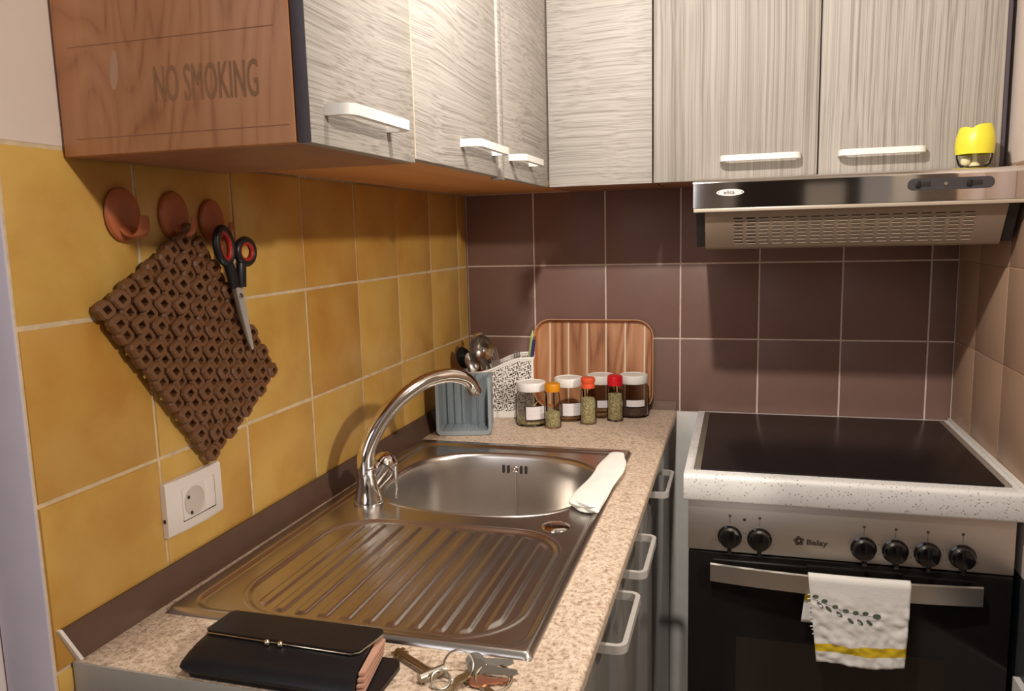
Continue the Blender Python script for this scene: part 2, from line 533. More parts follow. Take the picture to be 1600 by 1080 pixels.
# ------------------------------------------------------------------ room shell
W = 1.2566                 # right wall plane
ZA, ZB, ZT, ZC = 1.2959, 1.0959, 1.4959, 0.8959   # tile joint heights
YE = -1.467                # free end of the left wall
CEIL = 2.55


def shell(name, x0, x1, y0, y1, z0, z1, m):
    return struct(obj(name, box(BM(), x0, x1, y0, y1, z0, z1), m, org=((x0 + x1) / 2, (y0 + y1) / 2, z0), smooth=False))


floor = shell('floor', -1.6, 3.0, -3.7, 0.10, -0.06, 0.0, M['floor'])
ceiling = shell('ceiling', -1.6, 3.0, -3.7, 0.10, CEIL, CEIL + 0.06, M['ceiling'])
T = 0.009                  # tile thickness
wall_left = shell('wall_left', -0.072, -T, YE, 0.10, 0.0, CEIL, M['plaster'])
wall_back = shell('wall_back', -T, W + T, T, 0.10, 0.0, CEIL, M['plaster'])
wall_right = shell('wall_right', W + T, W + 0.09, -1.0, 0.10, 0.0, CEIL, M['plaster'])
shell('wall_front', -1.6, 3.0, -3.76, -3.7, 0.0, CEIL, M['roomwall'])
shell('wall_room_left', -1.66, -1.6, -3.7, 0.1, 0.0, CEIL, M['roomwall'])
shell('wall_room_right', 3.0, 3.06, -3.7, 0.1, 0.0, CEIL, M['roomwall'])
# painted end of the left wall and the plaster skim above the tiles
jamb = obj('end_face', box(BM(), -0.072, -0.0002, YE - 0.003, YE, 0.0, CEIL, 0.002), M['lavender'], wall_left)
obj('plaster_skim', box(BM(), -T, -0.0015, YE, 0.0, ZT + 0.002, CEIL), M['plaster'], wall_left)
shell('trim_1', -0.23, -0.074, YE - 0.012, YE + 0.02, 0.0, 2.2, M['rosy'])
obj('plaster_skim', box(BM(), W + 0.0015, W + T, -1.0, 0.0, ZT + 0.002, CEIL), M['plaster'], wall_right)
obj('plaster_skim', box(BM(), W + 0.003, W + T, -1.0, 0.0, 0.73, 0.845), M['plaster'], wall_right)
obj('shaded_lower_wall', box(BM(), W + 0.003, W + T, -1.0, 0.0, 0.0, 0.7295), plain('painted_wall_shade', lin(70, 68, 70), 0.5), wall_right)  # shade on the lower wall, painted in as a dark grey sheet
shell('trim_3', 1.2480, W + 0.0025, -1.0, -0.566, 0.0, 0.546, M['white'])
obj('plaster_skim', box(BM(), 0.0, W, 0.0015, T, 0.0, ZC - 0.001), plain('white_wall_paint', lin(242, 238, 232), 0.8, bump=0.2, bscale=30), wall_back)
# grout beds
obj('grout_bed', box(BM(), -T, -0.0022, YE, 0.0, 0.86, ZT + 0.002), M['grout_y'], wall_left)
obj('grout_bed', box(BM(), 0.0, W, 0.0014, T, ZC - 0.001, ZT + 0.02), M['grout_d'], wall_back)
obj('grout_bed', box(BM(), W + 0.0016, W + T, -1.0, 0.0, 0.845, ZT + 0.002), M['grout_b'], wall_right)

_tiles = {}


def tile(parent, plane, a0, a1, z0, z1, gap, m, jit=0.0, bev=0.002):
    """one wall tile as a part of its wall; a runs along the wall"""
    wdt = round(a1 - a0 - gap, 4); hgt = round(z1 - z0 - gap, 4)
    key = (plane, wdt, hgt, m.name)
    ca, cz = (a0 + a1) / 2, (z0 + z1) / 2
    loc = {'left': (-T / 2, ca, cz), 'back': (ca, T / 2, cz), 'right': (W + T / 2, ca, cz)}[plane]
    if key not in _tiles:
        bm = BM(); h = T / 2; u, v = wdt / 2, hgt / 2
        if plane == 'back': box(bm, -u, u, -h, h, -v, v)
        else: box(bm, -h, h, -u, u, -v, v)
        ax, sg = {'left': (0, 1), 'right': (0, -1), 'back': (1, -1)}[plane]
        es = [e for e in bm.edges if all(vv.co[ax] * sg > 0 for vv in e.verts)]
        bmesh.ops.bevel(bm, geom=es, offset=bev, segments=2, profile=0.5, affect='EDGES')
        bm.transform(Matrix.Translation(loc))
        o = obj('tile', bm, m, parent, org=loc)
        _tiles[key] = o
    else:
        o = inst(_tiles[key], 'tile', Vector(loc) - base(parent), parent)
    if jit:
        o.location.x += random.uniform(-1, 1) * jit * 0.3
        o.rotation_euler = (random.uniform(-1, 1) * jit * 1.6, random.uniform(-1, 1) * jit, random.uniform(-1, 1) * jit)
    return o


ys = [0.0, -0.0721] + [-0.0721 - 0.2001 * k for k in range(1, 7)] + [YE + 0.001]
zs = [(0.862, ZC), (ZC, ZB), (ZB, ZA), (ZA, ZT)]
for y1, y0 in zip(ys, ys[1:]):
    for z0, z1 in zs:
        tile(wall_left, 'left', y0, y1, z0, z1, 0.0045, M['ytile'], 0.004, 0.0028)
xs = [0.0] + [0.1968 + 0.2 * k for k in range(6)] + [W]
for x0, x1 in zip(xs, xs[1:]):
    for z0, z1 in ((ZC, ZB), (ZB, ZA), (ZA, ZT)):
        tile(wall_back, 'back', x0, x1, z0, z1, 0.0040, M['dtile'], 0.0, 0.0012)
yr = [0.0, -0.165, -0.365, -0.565, -0.765, -0.965]
for y1, y0 in zip(yr, yr[1:]):
    for z0, z1 in ((0.85, 0.9009), (0.9009, 1.1009), (1.1009, 1.2955), (1.2955, 1.4955)):
        tile(wall_right, 'right', y0, y1, z0, z1, 0.003, M['btile'], 0.0015, 0.0012)

# things of the room behind the camera that the polished metal reflects
door_1 = struct(empty('door_1', (1.15, -3.68, 0.0)))
obj('door_leaf', box(BM(), 0.72, 1.47, -3.70, -3.67, 0.0, 2.05, 0.004), M['doorbrown'], door_1)
obj('door_panel', box(BM(), 1.10, 1.31, -3.668, -3.660, 1.15, 1.60, 0.003), M['white'], door_1)
for a, b in ((0.65, 0.72), (1.47, 1.54)):
    obj('door_frame', box(BM(), a, b, -3.70, -3.65, 0.0, 2.12, 0.004), M['white'], door_1)
obj('door_frame', box(BM(), 0.72, 1.47, -3.70, -3.65, 2.05, 2.12, 0.004), M['white'], door_1)
shell('wall_return', 1.30, 1.38, -2.95, -2.12, 0.0, CEIL, M['white'])

# ------------------------------------------------------------------ upper cabinets
ZU = 1.491; ZTOP = 2.16; XF = 0.32; YF = -0.33


def bar_handle(parent, c, length, along, out, depth=0.029, th=0.0085, hgt=0.012, mat=None, name='handle'):
    """U-shaped bar: two posts and a bar, rounded corners. along/out are unit vectors; c is the middle of the fixing line."""
    along, out = Vector(along), Vector(out); upv = along.cross(out)
    bm = BM(); L = length / 2; r = 0.012
    path = [(-L, 0)]
    for k in range(7):
        a = PI - k * PI / 12
        path.append((-L + r + r * math.cos(a), depth - r + r * math.sin(a)))
    path += [(-x, y) for x, y in path[::-1]]
    rings = []
    n = len(path)
    for i, (s, d) in enumerate(path):
        a, b = path[max(i - 1, 0)], path[min(i + 1, n - 1)]
        tx, ty = b[0] - a[0], b[1] - a[1]; ln = math.hypot(tx, ty); nx, ny = -ty / ln, tx / ln
        ring = []
        for u, v in ((-1, -1), (1, -1), (1, 1), (-1, 1)):
            p = Vector(c) + along * (s + nx * u * th / 2) + out * (d + ny * u * th / 2) + upv * (v * hgt / 2)
            ring.append(bm.verts.new(p))
        rings.append(ring)
    for A, B in zip(rings, rings[1:]):
        for k in range(4): bm.faces.new((A[k], A[(k + 1) % 4], B[(k + 1) % 4], B[k]))
    bm.faces.new(rings[0][::-1]); bm.faces.new(rings[-1])
    es = [e for e in bm.edges if len(e.link_faces) == 2 and e.calc_face_angle(0) > 1.2]
    bmesh.ops.bevel(bm, geom=es, offset=0.0016, segments=2, profile=0.5, affect='EDGES')
    return obj(name, bm, mat or M['whitemetal'], parent)


# A: the free-standing end unit with the wood side
zA = 1.4855
cab = tag(empty('wall_cabinet', (0.16, -1.24, zA)), 'end wall cabinet with faded lettering on its brown wood side panel', 'cabinet', 'cabinets on the left wall')
obj('side_panel', box(BM(), 0.002, 0.302, -1.38, -1.364, zA, ZTOP, 0.0012), M['endwood'], cab)
obj('body', box(BM(), 0.002, 0.300, -1.362, -1.107, zA + 0.018, ZTOP, 0.001), M['carcass'], cab)
obj('bottom_panel', box(BM(), 0.002, 0.302, -1.3635, -1.0925, zA, zA + 0.0175, 0.0012), M['underbrown'], cab)
d = obj('door', box(BM(), 0.3035, XF, -1.379, -1.1065, zA - 0.001, ZTOP, 0.0012), [M['streak_y'], M['edgegrey']], cab)
for p in d.data.polygons:
    if p.normal.y < -0.9: p.material_index = 1
bar_handle(d, (XF, -1.268, 1.5215), 0.155, (0, 1, 0), (1, 0, 0))
t = text_bm('NO SMOKING', 0.052, 0.00015, 0.0)
t.transform(Matrix.Translation((0.198, -1.3803, 1.553)) @ Matrix.Rotation(R(1.0), 4, 'Y') @ Matrix.Diagonal((0.40, 1, 1.05, 1)) @ Matrix.Rotation(PI / 2, 4, 'X'))
lt = obj('faded_lettering', t, plain('faded_lettering_ink', lin(150, 108, 74), 0.5), cab, smooth=False)
bm = BM()
prism(bm, [(0.0055 * math.cos(a), 0.021 * math.sin(a)) for a in [2 * PI * k / 20 for k in range(20)]], 0, 0.0002,
      Matrix.Translation((0.081, -1.38, 1.575)) @ Matrix.Rotation(R(7), 4, 'Y') @ Matrix.Rotation(PI / 2, 4, 'X'))
obj('sticker_residue', bm, plain('pale_residue', lin(184, 142, 112), 0.5), cab, smooth=False)
bm = BM()
for x0, x1, z0, z1 in ((0.02, 0.284, 1.6035, 1.6045), (0.02, 0.296, 1.5035, 1.5045)):
    box(bm, x0, x1, -1.38025, -1.379, z0, z1)
obj('sticker_outline', bm, plain('thin_brown_line', lin(152, 100, 66), 0.5), cab, smooth=False)

# B: two-door unit in the corner
cab = tag(empty('wall_cabinet', (0.16, -0.71, ZU)), 'two-door wall cabinet with an orange underside between end unit and corner', 'cabinet', 'cabinets on the left wall')
obj('body', box(BM(), 0.002, 0.300, -1.090, -0.002, ZU + 0.018, ZTOP, 0.001), M['carcass'], cab)
obj('bottom_panel', box(BM(), 0.002, 0.302, -1.0800, -0.002, ZU + 0.005, ZU + 0.0175, 0.0012), M['underwood'], cab)
for (y0, y1), hc, hl in (((-1.104, -0.718), -0.835, 0.165), ((-0.692, -0.334), -0.570, 0.15)):
    d = obj('door', box(BM(), 0.3035, XF, y0, y1, ZU - 0.001, ZTOP, 0.0012), M['streak_y'], cab)
    bar_handle(d, (XF, hc, 1.530), hl, (0, 1, 0), (1, 0, 0))
obj('filler_strip', box(BM(), 0.3035, XF + 0.004, -0.7165, -0.6935, ZU - 0.006, ZTOP, 0.0015), M['streak_y'], cab)

for y0, y1 in ((-1.1060, -1.1046), (-0.6932, -0.6922)):
    obj('edge_strip', box(BM(), 0.3035, XF + 0.0006, y0, y1, ZU - 0.0005, ZTOP), plain('pale_edge_strip', lin(214, 196, 172), 0.5), cab)

# C: corner unit on the back wall
cab = tag(empty('wall_cabinet', (0.43, -0.16, ZU)), 'narrow corner wall cabinet with level grain and no handle', 'cabinet', 'cabinets on the back wall')
obj('body', box(BM(), 0.306, 0.556, -0.312, -0.002, ZU + 0.018, ZTOP, 0.001), M['carcass'], cab)
obj('bottom_panel', box(BM(), 0.306, 0.557, -0.312, -0.002, ZU + 0.002, ZU + 0.0175, 0.001), M['underbrown'], cab)
obj('door', box(BM(), 0.3225, 0.5575, YF, -0.3135, ZU - 0.0015, ZTOP, 0.0012), M['streak_x'], cab)

# D: unit above the hood
cab = tag(empty('wall_cabinet', (0.90, -0.16, ZU)), 'two-door wall cabinet with upright grain above the extractor hood', 'cabinet', 'cabinets on the back wall')
obj('body', box(BM(), 0.5605, 1.2385, -0.312, -0.002, ZU + 0.018, ZTOP, 0.001), M['carcass'], cab)
obj('bottom_panel', box(BM(), 0.5605, 1.2385, -0.312, -0.002, ZU + 0.002, ZU + 0.0175, 0.001), M['underbrown'], cab)
obj('side_edging', box(BM(), 1.239, 1.2475, -0.326, -0.002, ZU - 0.001, ZTOP, 0.001), M['edgegrey'], cab)
for (x0, x1), hc in (((0.5605, 0.9000), 0.785), ((0.9030, 1.2385), 1.021)):
    d = obj('door', box(BM(), x0, x1, YF, -0.3135, ZU - 0.0015, ZTOP, 0.0012), M['streak_z'], cab)
    bar_handle(d, (hc, YF, 1.533), 0.155, (1, 0, 0), (0, -1, 0))

# ------------------------------------------------------------------ extractor hood
hood = tag(empty('extractor_hood', (0.95, -0.2, 1.42)), 'stainless extractor hood with slotted front below the upright-grain cabinet', 'extractor hood')
HX0, HX1, HY = 0.655, 1.2455, -0.47
bm = BM()
prof = [(HY, 1.4265), (HY, 1.4272), (HY - 0.0004, 1.4750), (HY - 0.0004, 1.4765), (HY + 0.002, 1.4815), (HY + 0.007, 1.4845), (HY + 0.014, 1.486), (-0.34, 1.4885), (-0.34, 1.486), (HY + 0.016, 1.4835), (HY + 0.0045, 1.478), (HY + 0.0045, 1.4265)]
prism(bm, prof, HX0, HX1, Matrix(((0, 0, 1, 0), (1, 0, 0, 0), (0, 1, 0, 0), (0, 0, 0, 1))))
obj('fascia', bm, M['hoodsteel'], hood, angle=60)
obj('lip', box(BM(), HX0 + 0.0005, HX1 - 0.0005, HY - 0.0005, HY + 0.02, 1.4185, 1.4258, 0.0012), plain('pale_metal_lip', lin(196, 182, 164), 0.35, metal=0.3), hood)
bm = BM()
prof = [(-0.456, 1.4188), (-0.412, 1.346), (-0.405, 1.342), (-0.006, 1.342), (-0.006, 1.484), (-0.335, 1.484), (-0.43, 1.478), (-0.452, 1.43)]
prism(bm, prof, 0.6775, 1.2245, Matrix(((0, 0, 1, 0), (1, 0, 0, 0), (0, 1, 0, 0), (0, 0, 0, 1))))
obj('body', bm, M['hoodbody'], hood, angle=30)
prof2 = [(-0.452, 1.4188), (-0.410, 1.348), (-0.006, 1.348), (-0.006, 1.482), (-0.335, 1.482), (-0.43, 1.476), (-0.452, 1.43)]
for a, b in ((0.660, 0.6770), (1.2250, 1.2440)):
    obj('side_panel', prism(BM(), prof2, a, b, Matrix(((0, 0, 1, 0), (1, 0, 0, 0), (0, 1, 0, 0), (0, 0, 0, 1)))), M['blackplastic'], hood, angle=30)
# slots in the sloping front, pressed in as dark slits with a bright lower edge
sl = Vector((0, -0.456 + 0.412, 1.4188 - 1.346)); sl.normalize()
nrm = Vector((0, -sl.z, sl.y)).normalized()
if nrm.y > 0: nrm = -nrm
bm = BM(); bl = BM(); bd_ = BM()
for i in range(18):
    for j in range(8):
        cx = 0.745 + i * 0.0247 + (-0.006 if j % 2 else 0) * 0.4
        cp = Vector((cx, -0.412, 1.346)) + sl * (0.0105 + j * 0.0083)
        for b_, off, hh, dz in ((bd_ if i < 2 else bm, 0.0003, 0.0015, 0.0), (bl, 0.0009, 0.0007, -0.0021)):
            mt = Matrix.Translation(cp + sl * dz + nrm * off) @ Matrix(((1, 0, 0, 0), (0, sl.y, nrm.y, 0), (0, sl.z, nrm.z, 0), (0, 0, 0, 1)))
            prism(b_, [(-0.0085, -hh), (0.0085, -hh), (0.0085, hh), (-0.0085, hh)], -0.0006, 0.0003, mt)
s_ = obj('vent_slots', bm, plain('taupe_shadow', lin(86, 74, 64), 0.8), hood, smooth=False); s_['kind'] = 'stuff'
s_ = obj('dark_vent_slots', bd_, M['slot'], hood, smooth=False); s_['kind'] = 'stuff'
s_ = obj('slot_edges', bl, plain('bright_slot_edge', lin(186, 168, 148), 0.4), hood, smooth=False); s_['kind'] = 'stuff'
# control strip
cp_ = obj('control_strip', prism(BM(), rrect(1.049, 1.194, 1.447, 1.4685, 0.0105), 0, 0.004, Matrix(((1, 0, 0, 0), (0, 0, -1, HY), (0, 1, 0, 0), (0, 0, 0, 1)))), plain('charcoal_strip', lin(64, 60, 62), 0.4), hood)
for x in (1.066, 1.152):
    obj('slide_switch', box(BM(), x - 0.004, x + 0.004, HY - 0.0075, HY - 0.003, 1.452, 1.464, 0.0012), M['blackplastic'], cp_)
    obj('switch_slot', box(BM(), x + 0.0045, x + 0.022, HY - 0.0045, HY - 0.003, 1.4535, 1.4625, 0.0005), M['slot'], cp_)
bm = lathe(BM(), [(0.0032, 0), (0.0032, -0.0012), (0.0018, -0.0014), (0.0015, -0.0005), (0, -0.0005)], (1.113, HY - 0.004, 1.4575), 16, 'y')
obj('indicator_light', bm, M['nickel'], cp_)
# badge
bm = BM()
prism(bm, [(0.0265 * math.cos(2 * PI * k / 32), 0.0068 * math.sin(2 * PI * k / 32)) for k in range(32)], 0, 0.0014, Matrix(((1, 0, 0, 0.727), (0, 0, -1, HY), (0, 1, 0, 1.4565), (0, 0, 0, 1))))
bd = obj('badge', bm, M['white'], hood)
obj('badge_lettering', facing_front(text_bm('elica', 0.0105, 0.0002, 0.0002), (0.725, HY - 0.0016, 1.4565), 1.15, 1.0), plain('badge_ink', lin(110, 100, 96), 0.5), bd, smooth=False)
bm = BM()
for x in (0.7045, 0.7495): lathe(bm, [(0.0013, 0), (0.0013, -0.0003), (0, -0.0003)], (x, HY - 0.0013, 1.4565), 10, 'y')
obj('badge_dots', bm, M['slot'], bd)

# ------------------------------------------------------------------ air freshener on the hood
fr = tag(empty('air_freshener', (1.176, -0.40, 1.487)), 'small yellow-capped air freshener standing on the hood', 'air freshener')
bm = lathe(BM(), [(0, 0.0), (0.020, 0.0), (0.027, 0.006), (0.0305, 0.018), (0.0315, 0.032), (0.0305, 0.032), (0.029, 0.018), (0.0255, 0.0075), (0.019, 0.0025), (0, 0.0025)], (1.176, -0.40, 1.488), 32)
obj('clear_cup', bm, M['clearplastic'], fr)
bm = lathe(BM(), [(0, 0), (0.011, 0), (0.0045, 0.010), (0.0045, 0.030), (0, 0.030)], (1.177, -0.40, 1.4915), 16)
obj('wick', bm, M['wick'], fr)
bm = BM(); sphere(bm, (1.161, -0.402, 1.501), 0.009, 1, 0.8, 1); obj('fragrance_pad', bm, M['wick'], fr)
# cap: open shell with a notch in its upper edge
bm = BM(); seg = 40; rows = 7; vr = []
for j in range(rows):
    f_ = j / (rows - 1); ring = []
    for k in range(seg):
        a = 2 * PI * k / seg
        rr = 0.0325 + 0.003 * math.sin(f_ * PI * 0.8) - 0.0075 * f_ ** 2
        ca = math.cos(a); top = 0.0535 + 0.003 * ca
        dn = abs(((a - R(243) + PI) % (2 * PI)) - PI)
        top -= 0.005 * max(0, 1 - dn / 0.4)
        z = 1.5135 + top * f_
        ring.append(bm.verts.new((1.176 + rr * ca, -0.40 + rr * math.sin(a), z)))
    vr.append(ring)
for A, B in zip(vr, vr[1:]):
    for k in range(seg): bm.faces.new((A[k], A[(k + 1) % seg], B[(k + 1) % seg], B[k]))
cz = bm.verts.new((1.176, -0.40, 1.5615))
for k in range(seg): bm.faces.new((vr[-1][k], vr[-1][(k + 1) % seg], cz))
obj('cap', bm, M['yellowcap'], fr)

# ------------------------------------------------------------------ worktop with upstand
XW = 0.589; YW = -1.442; ZW = 0.90; ZK = 0.862
wt = tag(empty('worktop', (0.30, -0.72, ZK)), 'beige stone-effect worktop holding the sink and spice jars', 'worktop')
bm = BM()
SX0, SX1, SY0, SY1 = 0.036, 0.512, -1.300, -0.462
for a, b, c, d_ in ((0.002, SX0, YW, -0.001), (SX0, SX1, YW, SY0), (SX0, SX1, SY1, -0.001)):
    box(bm, a, b, c, d_, ZK, ZW)
pr_ = [(SX1, ZK), (0.583, ZK)] + [(XW - 0.007 + 0.007 * math.cos(a), ZW - 0.007 + 0.007 * math.sin(a)) for a in [R(x) for x in (-20, 0, 22, 45, 67, 90)]] + [(SX1, ZW)]
prism(bm, pr_, -0.001, YW, Matrix(((1, 0, 0, 0), (0, 0, 1, 0), (0, 1, 0, 0), (0, 0, 0, 1))))
obj('slab', bm, M['granite'], wt, angle=50)
obj('end_strip', box(BM(), 0.002, XW, YW - 0.003, YW - 0.0002, ZK - 0.001, ZW + 0.0003, 0.0008), M['alu'], wt)
t1 = struct(empty('trim_2', (0.012, -0.72, ZW)))
MZ = Matrix(((1, 0, 0, 0), (0, 0, 1, 0), (0, 1, 0, 0), (0, 0, 0, 1)))


def splay(bm):
    """the strip's foot stands a little further out towards the corner"""
    for v in bm.verts:
        k = 1 - (v.co.z - ZW) / 0.0465
        v.co.x += 0.014 * max(0, k) * (v.co.y - YE) / 1.45
        if v.co.y < -1.40: v.co.y += 0.022 * max(0, min(1, k)) - 0.008
    return bm


prof = [(0.0015, ZW + 0.0005), (0.0085, ZW + 0.0005), (0.0085, ZW + 0.003), (0.0050, ZW + 0.0465), (0.0015, ZW + 0.0465)]
obj('upstand', splay(prism(BM(), prof, YE + 0.018, -0.022, MZ)), M['upstand'], t1)
profc = [(0.0012, ZW + 0.0004), (0.0095, ZW + 0.0004), (0.0095, ZW + 0.003), (0.0060, ZW + 0.0475), (0.0012, ZW + 0.0475)]
obj('end_cap', splay(prism(BM(), profc, YE + 0.0135, YE + 0.0179, MZ)), M['white'], t1)
profb = [(-0.0012, ZW), (-0.0085, ZW), (-0.0085, ZW + 0.003), (-0.0045, ZW + 0.024), (-0.0012, ZW + 0.024)]
obj('back_upstand', prism(BM(), profb, 0.0015, XW - 0.001, Matrix(((0, 0, 1, 0), (1, 0, 0, 0), (0, 1, 0, 0), (0, 0, 0, 1)))), plain('taupe_upstand', lin(120, 98, 86), 0.45), t1)

# ------------------------------------------------------------------ base cabinets below the worktop
bounds = [-1.405, -0.978, -0.575, -0.045]
labels = ['dark grey base cabinet at the near end of the worktop', 'dark grey base cabinet second from the near end, below the sink bowl front',
          'dark grey base cabinet in the far corner beside the cooker']
hy = [-1.10, -0.872, -0.485]
for k in range(3):
    y0, y1 = bounds[k], bounds[k + 1]
    cb = tag(empty('base_cabinet', (0.29, (y0 + y1) / 2, 0.0)), labels[k], 'cabinet', 'base cabinets under the worktop')
    # open carcass: sides, back, bottom, so the sink bowl hangs free inside
    for a, b in ((y0, y0 + 0.016), (y1 - 0.016, y1)):
        obj('side_panel', box(BM(), 0.012, 0.553, a, b, 0.10, (ZK - 0.0005) if k == 0 and a == y0 else 0.715, 0.001), M['underwood'] if k == 0 and a == y0 else M['carcass'], cb)
    obj('bottom_panel', box(BM(), 0.012, 0.553, y0 + 0.0162, y1 - 0.0162, 0.10, 0.116), M['carcass'], cb)
    obj('plinth', box(BM(), 0.46, 0.50, y0, y1, 0.0, 0.0995), M['darkfront'], cb)
    d = obj('door', box(BM(), 0.5555, 0.574, y0 + 0.0015, y1 - 0.0015, 0.105, ZK - 0.002, 0.0015), M['darkfront'], cb)
    bar_handle(d, (0.574, hy[k], 0.849), 0.155, (0, 1, 0), (1, 0, 0), depth=0.038, th=0.007, hgt=0.012, mat=M['silver'])

# ------------------------------------------------------------------ sink
sink = tag(empty('sink', (0.27, -0.88, ZW)), 'stainless steel inset sink with a ribbed draining board', 'sink')
X0, X1, Y0, Y1 = 0.024, 0.526, -1.317, -0.442
BC = (0.283, -0.702); BA, BB, BN = 0.205, 0.187, 2.7


def sd_rrect(x, y, x0, x1, y0, y1, r):
    cx, cy = (x0 + x1) / 2, (y0 + y1) / 2
    qx, qy = abs(x - cx) - (x1 - x0) / 2 + r, abs(y - cy) - (y1 - y0) / 2 + r
    return math.hypot(max(qx, 0), max(qy, 0)) + min(max(qx, qy), 0) - r


def sm(e0, e1, v):
    t = min(1, max(0, (v - e0) / (e1 - e0))); return t * t * (3 - 2 * t)


RIBS = [0.137 + 0.0322 * k for k in range(11)]


def sink_z(x, y):
    de = -sd_rrect(x, y, X0, X1, Y0, Y1, 0.010)          # inside distance from the outer edge
    z = 0.9005 + 0.0075 * sm(0.0, 0.006, de)
    # inner pan, a few millimetres down
    di = -sd_rrect(x, y, 0.050, 0.514, -1.303, -0.470, 0.035)
    z -= 0.0045 * sm(-0.003, 0.006, di)
    # draining board
    dd = -sd_rrect(x, y, 0.094, 0.488, -1.290, -0.945, 0.085)
    z -= 0.0035 * sm(-0.002, 0.006, dd)
    lip = max(0, 1 - abs(dd + 0.004) / 0.005); z += 0.0012 * lip * lip
    if dd > 0.004:
        for rx in RIBS:
            dx = abs(x - rx)
            if dx < 0.012:
                z += 0.0024 * (1 - sm(0.0055, 0.0095, dx)) * sm(0.008, 0.020, dd)
    return z


bm = BM(); NX, NY = 236, 352; grid = {}


def bowl_f(x, y): return abs((x - BC[0]) / BA) ** BN + abs((y - BC[1]) / BB) ** BN


for i in range(NX + 1):
    for j in range(NY + 1):
        x = X0 + (X1 - X0) * i / NX; y = Y0 + (Y1 - Y0) * j / NY
        if bowl_f(x, y) < 0.97: continue
        grid[i, j] = bm.verts.new((x, y, sink_z(x, y)))
for i in range(NX):
    for j in range(NY):
        q = [(i, j), (i + 1, j), (i + 1, j + 1), (i, j + 1)]
        if all(k in grid for k in q): bm.faces.new([grid[k] for k in q])
# skirt round the outside edge
ring = [(i, 0) for i in range(NX)] + [(NX, j) for j in range(NY)] + [(i, NY) for i in range(NX, 0, -1)] + [(0, j) for j in range(NY, 0, -1)]
low = {k: bm.verts.new((grid[k].co.x, grid[k].co.y, 0.9001)) for k in ring}
for a, b in zip(ring, ring[1:] + ring[:1]): bm.faces.new((grid[a], grid[b], low[b], low[a]))
obj('deck', bm, M['steel'], sink, angle=60)


def super_ring(bm, s, z, n=96, dx=0, dy=0, extra=0.0):
    o = []
    for k in range(n):
        a = 2 * PI * k / n; c, s_ = math.cos(a), math.sin(a)
        r = (abs(c) ** BN + abs(s_) ** BN) ** (-1 / BN)
        o.append(bm.verts.new((BC[0] + dx + (BA * s + extra) * r * c, BC[1] + dy + (BB * s + extra) * r * s_, z)))
    return o


def rings_mesh(bm, rings, close=True):
    for A, B in zip(rings, rings[1:]):
        n = len(A)
        for k in range(n): bm.faces.new((A[k], A[(k + 1) % n], B[(k + 1) % n], B[k]))
    if close: bm.faces.new(rings[-1])


bm = BM()
spec = [(0.0065, 0.9030), (0.0060, 0.9046), (0.0030, 0.9052), (-0.0010, 0.9044), (-0.0040, 0.9015), (-0.0062, 0.8950), (-0.0080, 0.86), (-0.0105, 0.80), (-0.0125, 0.765), (-0.018, 0.748), (-0.030, 0.737), (-0.050, 0.7315), (-0.09, 0.7285), (-0.135, 0.727), (-0.150, 0.7255)]
rings_mesh(bm, [super_ring(bm, 1.0, z, extra=e) for e, z in spec])
obj('bowl', bm, M['bowlsteel'], sink, angle=70)
bm = lathe(BM(), [(0.040, 0.0005), (0.038, 0.003), (0.030, 0.0025), (0.026, 0.0005), (0.012, 0.0015), (0, 0.002)], (BC[0], BC[1], 0.7257), 32)
obj('drain', bm, M['chrome'], sink)
# overflow slots in the back of the bowl
YB = BC[1] + BB - 0.0085
for x in (0.2535, 0.2645, 0.2935, 0.3045):
    obj('overflow_slot', prism(BM(), rrect(x - 0.0026, x + 0.0026, 0.863, 0.881, 0.0024, 4), 0, 0.004, Matrix(((1, 0, 0, 0), (0, 0, -1, YB + 0.0015), (0, 1, 0, 0), (0, 0, 0, 1)))), M['slot'], sink)
bm = lathe(BM(), [(0, -0.0045), (0.004, -0.004), (0.0068, -0.002), (0.0072, 0.002), (0, 0.003)], (0.279, YB, 0.872), 20, 'y')
obj('overflow_screw', bm, M['chrome'], sink)
bm = BM()
for k in range(46):
    f_ = k / 45
    sphere(bm, (0.281 + 0.002 * f_, YB - 0.0060 - 0.006 * f_, 0.863 - 0.100 * f_), 0.0016, u=6, v=4)
obj('chain', bm, M['nickel'], sink)
bm = lathe(BM(), [(0.0235, -0.0012), (0.0235, 0.0012), (0.021, 0.0030), (0.014, 0.0040), (0, 0.0044)], (0.462, -0.915, 0.9035), 32)
obj('overflow_cap', bm, M['chrome'], sink)

# ------------------------------------------------------------------ tap
fb = Vector((0.103, -0.872, 0.9035))
tap = tag(empty('tap', fb), 'chrome swan-neck mixer tap on the sink', 'tap')
bm = lathe(BM(), [(0, 0.0), (0.0275, 0.0), (0.0275, 0.004), (0.0245, 0.012), (0.0205, 0.030), (0.0185, 0.050), (0.0178, 0.062), (0.0190, 0.064), (0.0190, 0.068), (0.0165, 0.072), (0, 0.072)], fb + Vector((-0.002, 0, 0)), 36)
obj('base', bm, M['chrome'], tap)
spts = [(0.100, -0.876, 0.962), (0.1014, -0.8740, 0.9959), (0.1114, -0.8620, 1.0291), (0.1271, -0.8433, 1.0611), (0.1462, -0.8205, 1.0869), (0.1697, -0.7925, 1.1074), (0.1890, -0.7695, 1.1170), (0.2140, -0.7397, 1.1196), (0.2338, -0.7161, 1.1121), (0.2456, -0.7020, 1.0996), (0.2510, -0.6955, 1.0850)]
sp = spline(spts, 6); n = len(sp)
obj('spout', tube(BM(), sp, [0.0160 - 0.0030 * k / (n - 1) for k in range(n)], 24), M['chrome'], tap)
dv = (sp[-1] - sp[-2]).normalized()
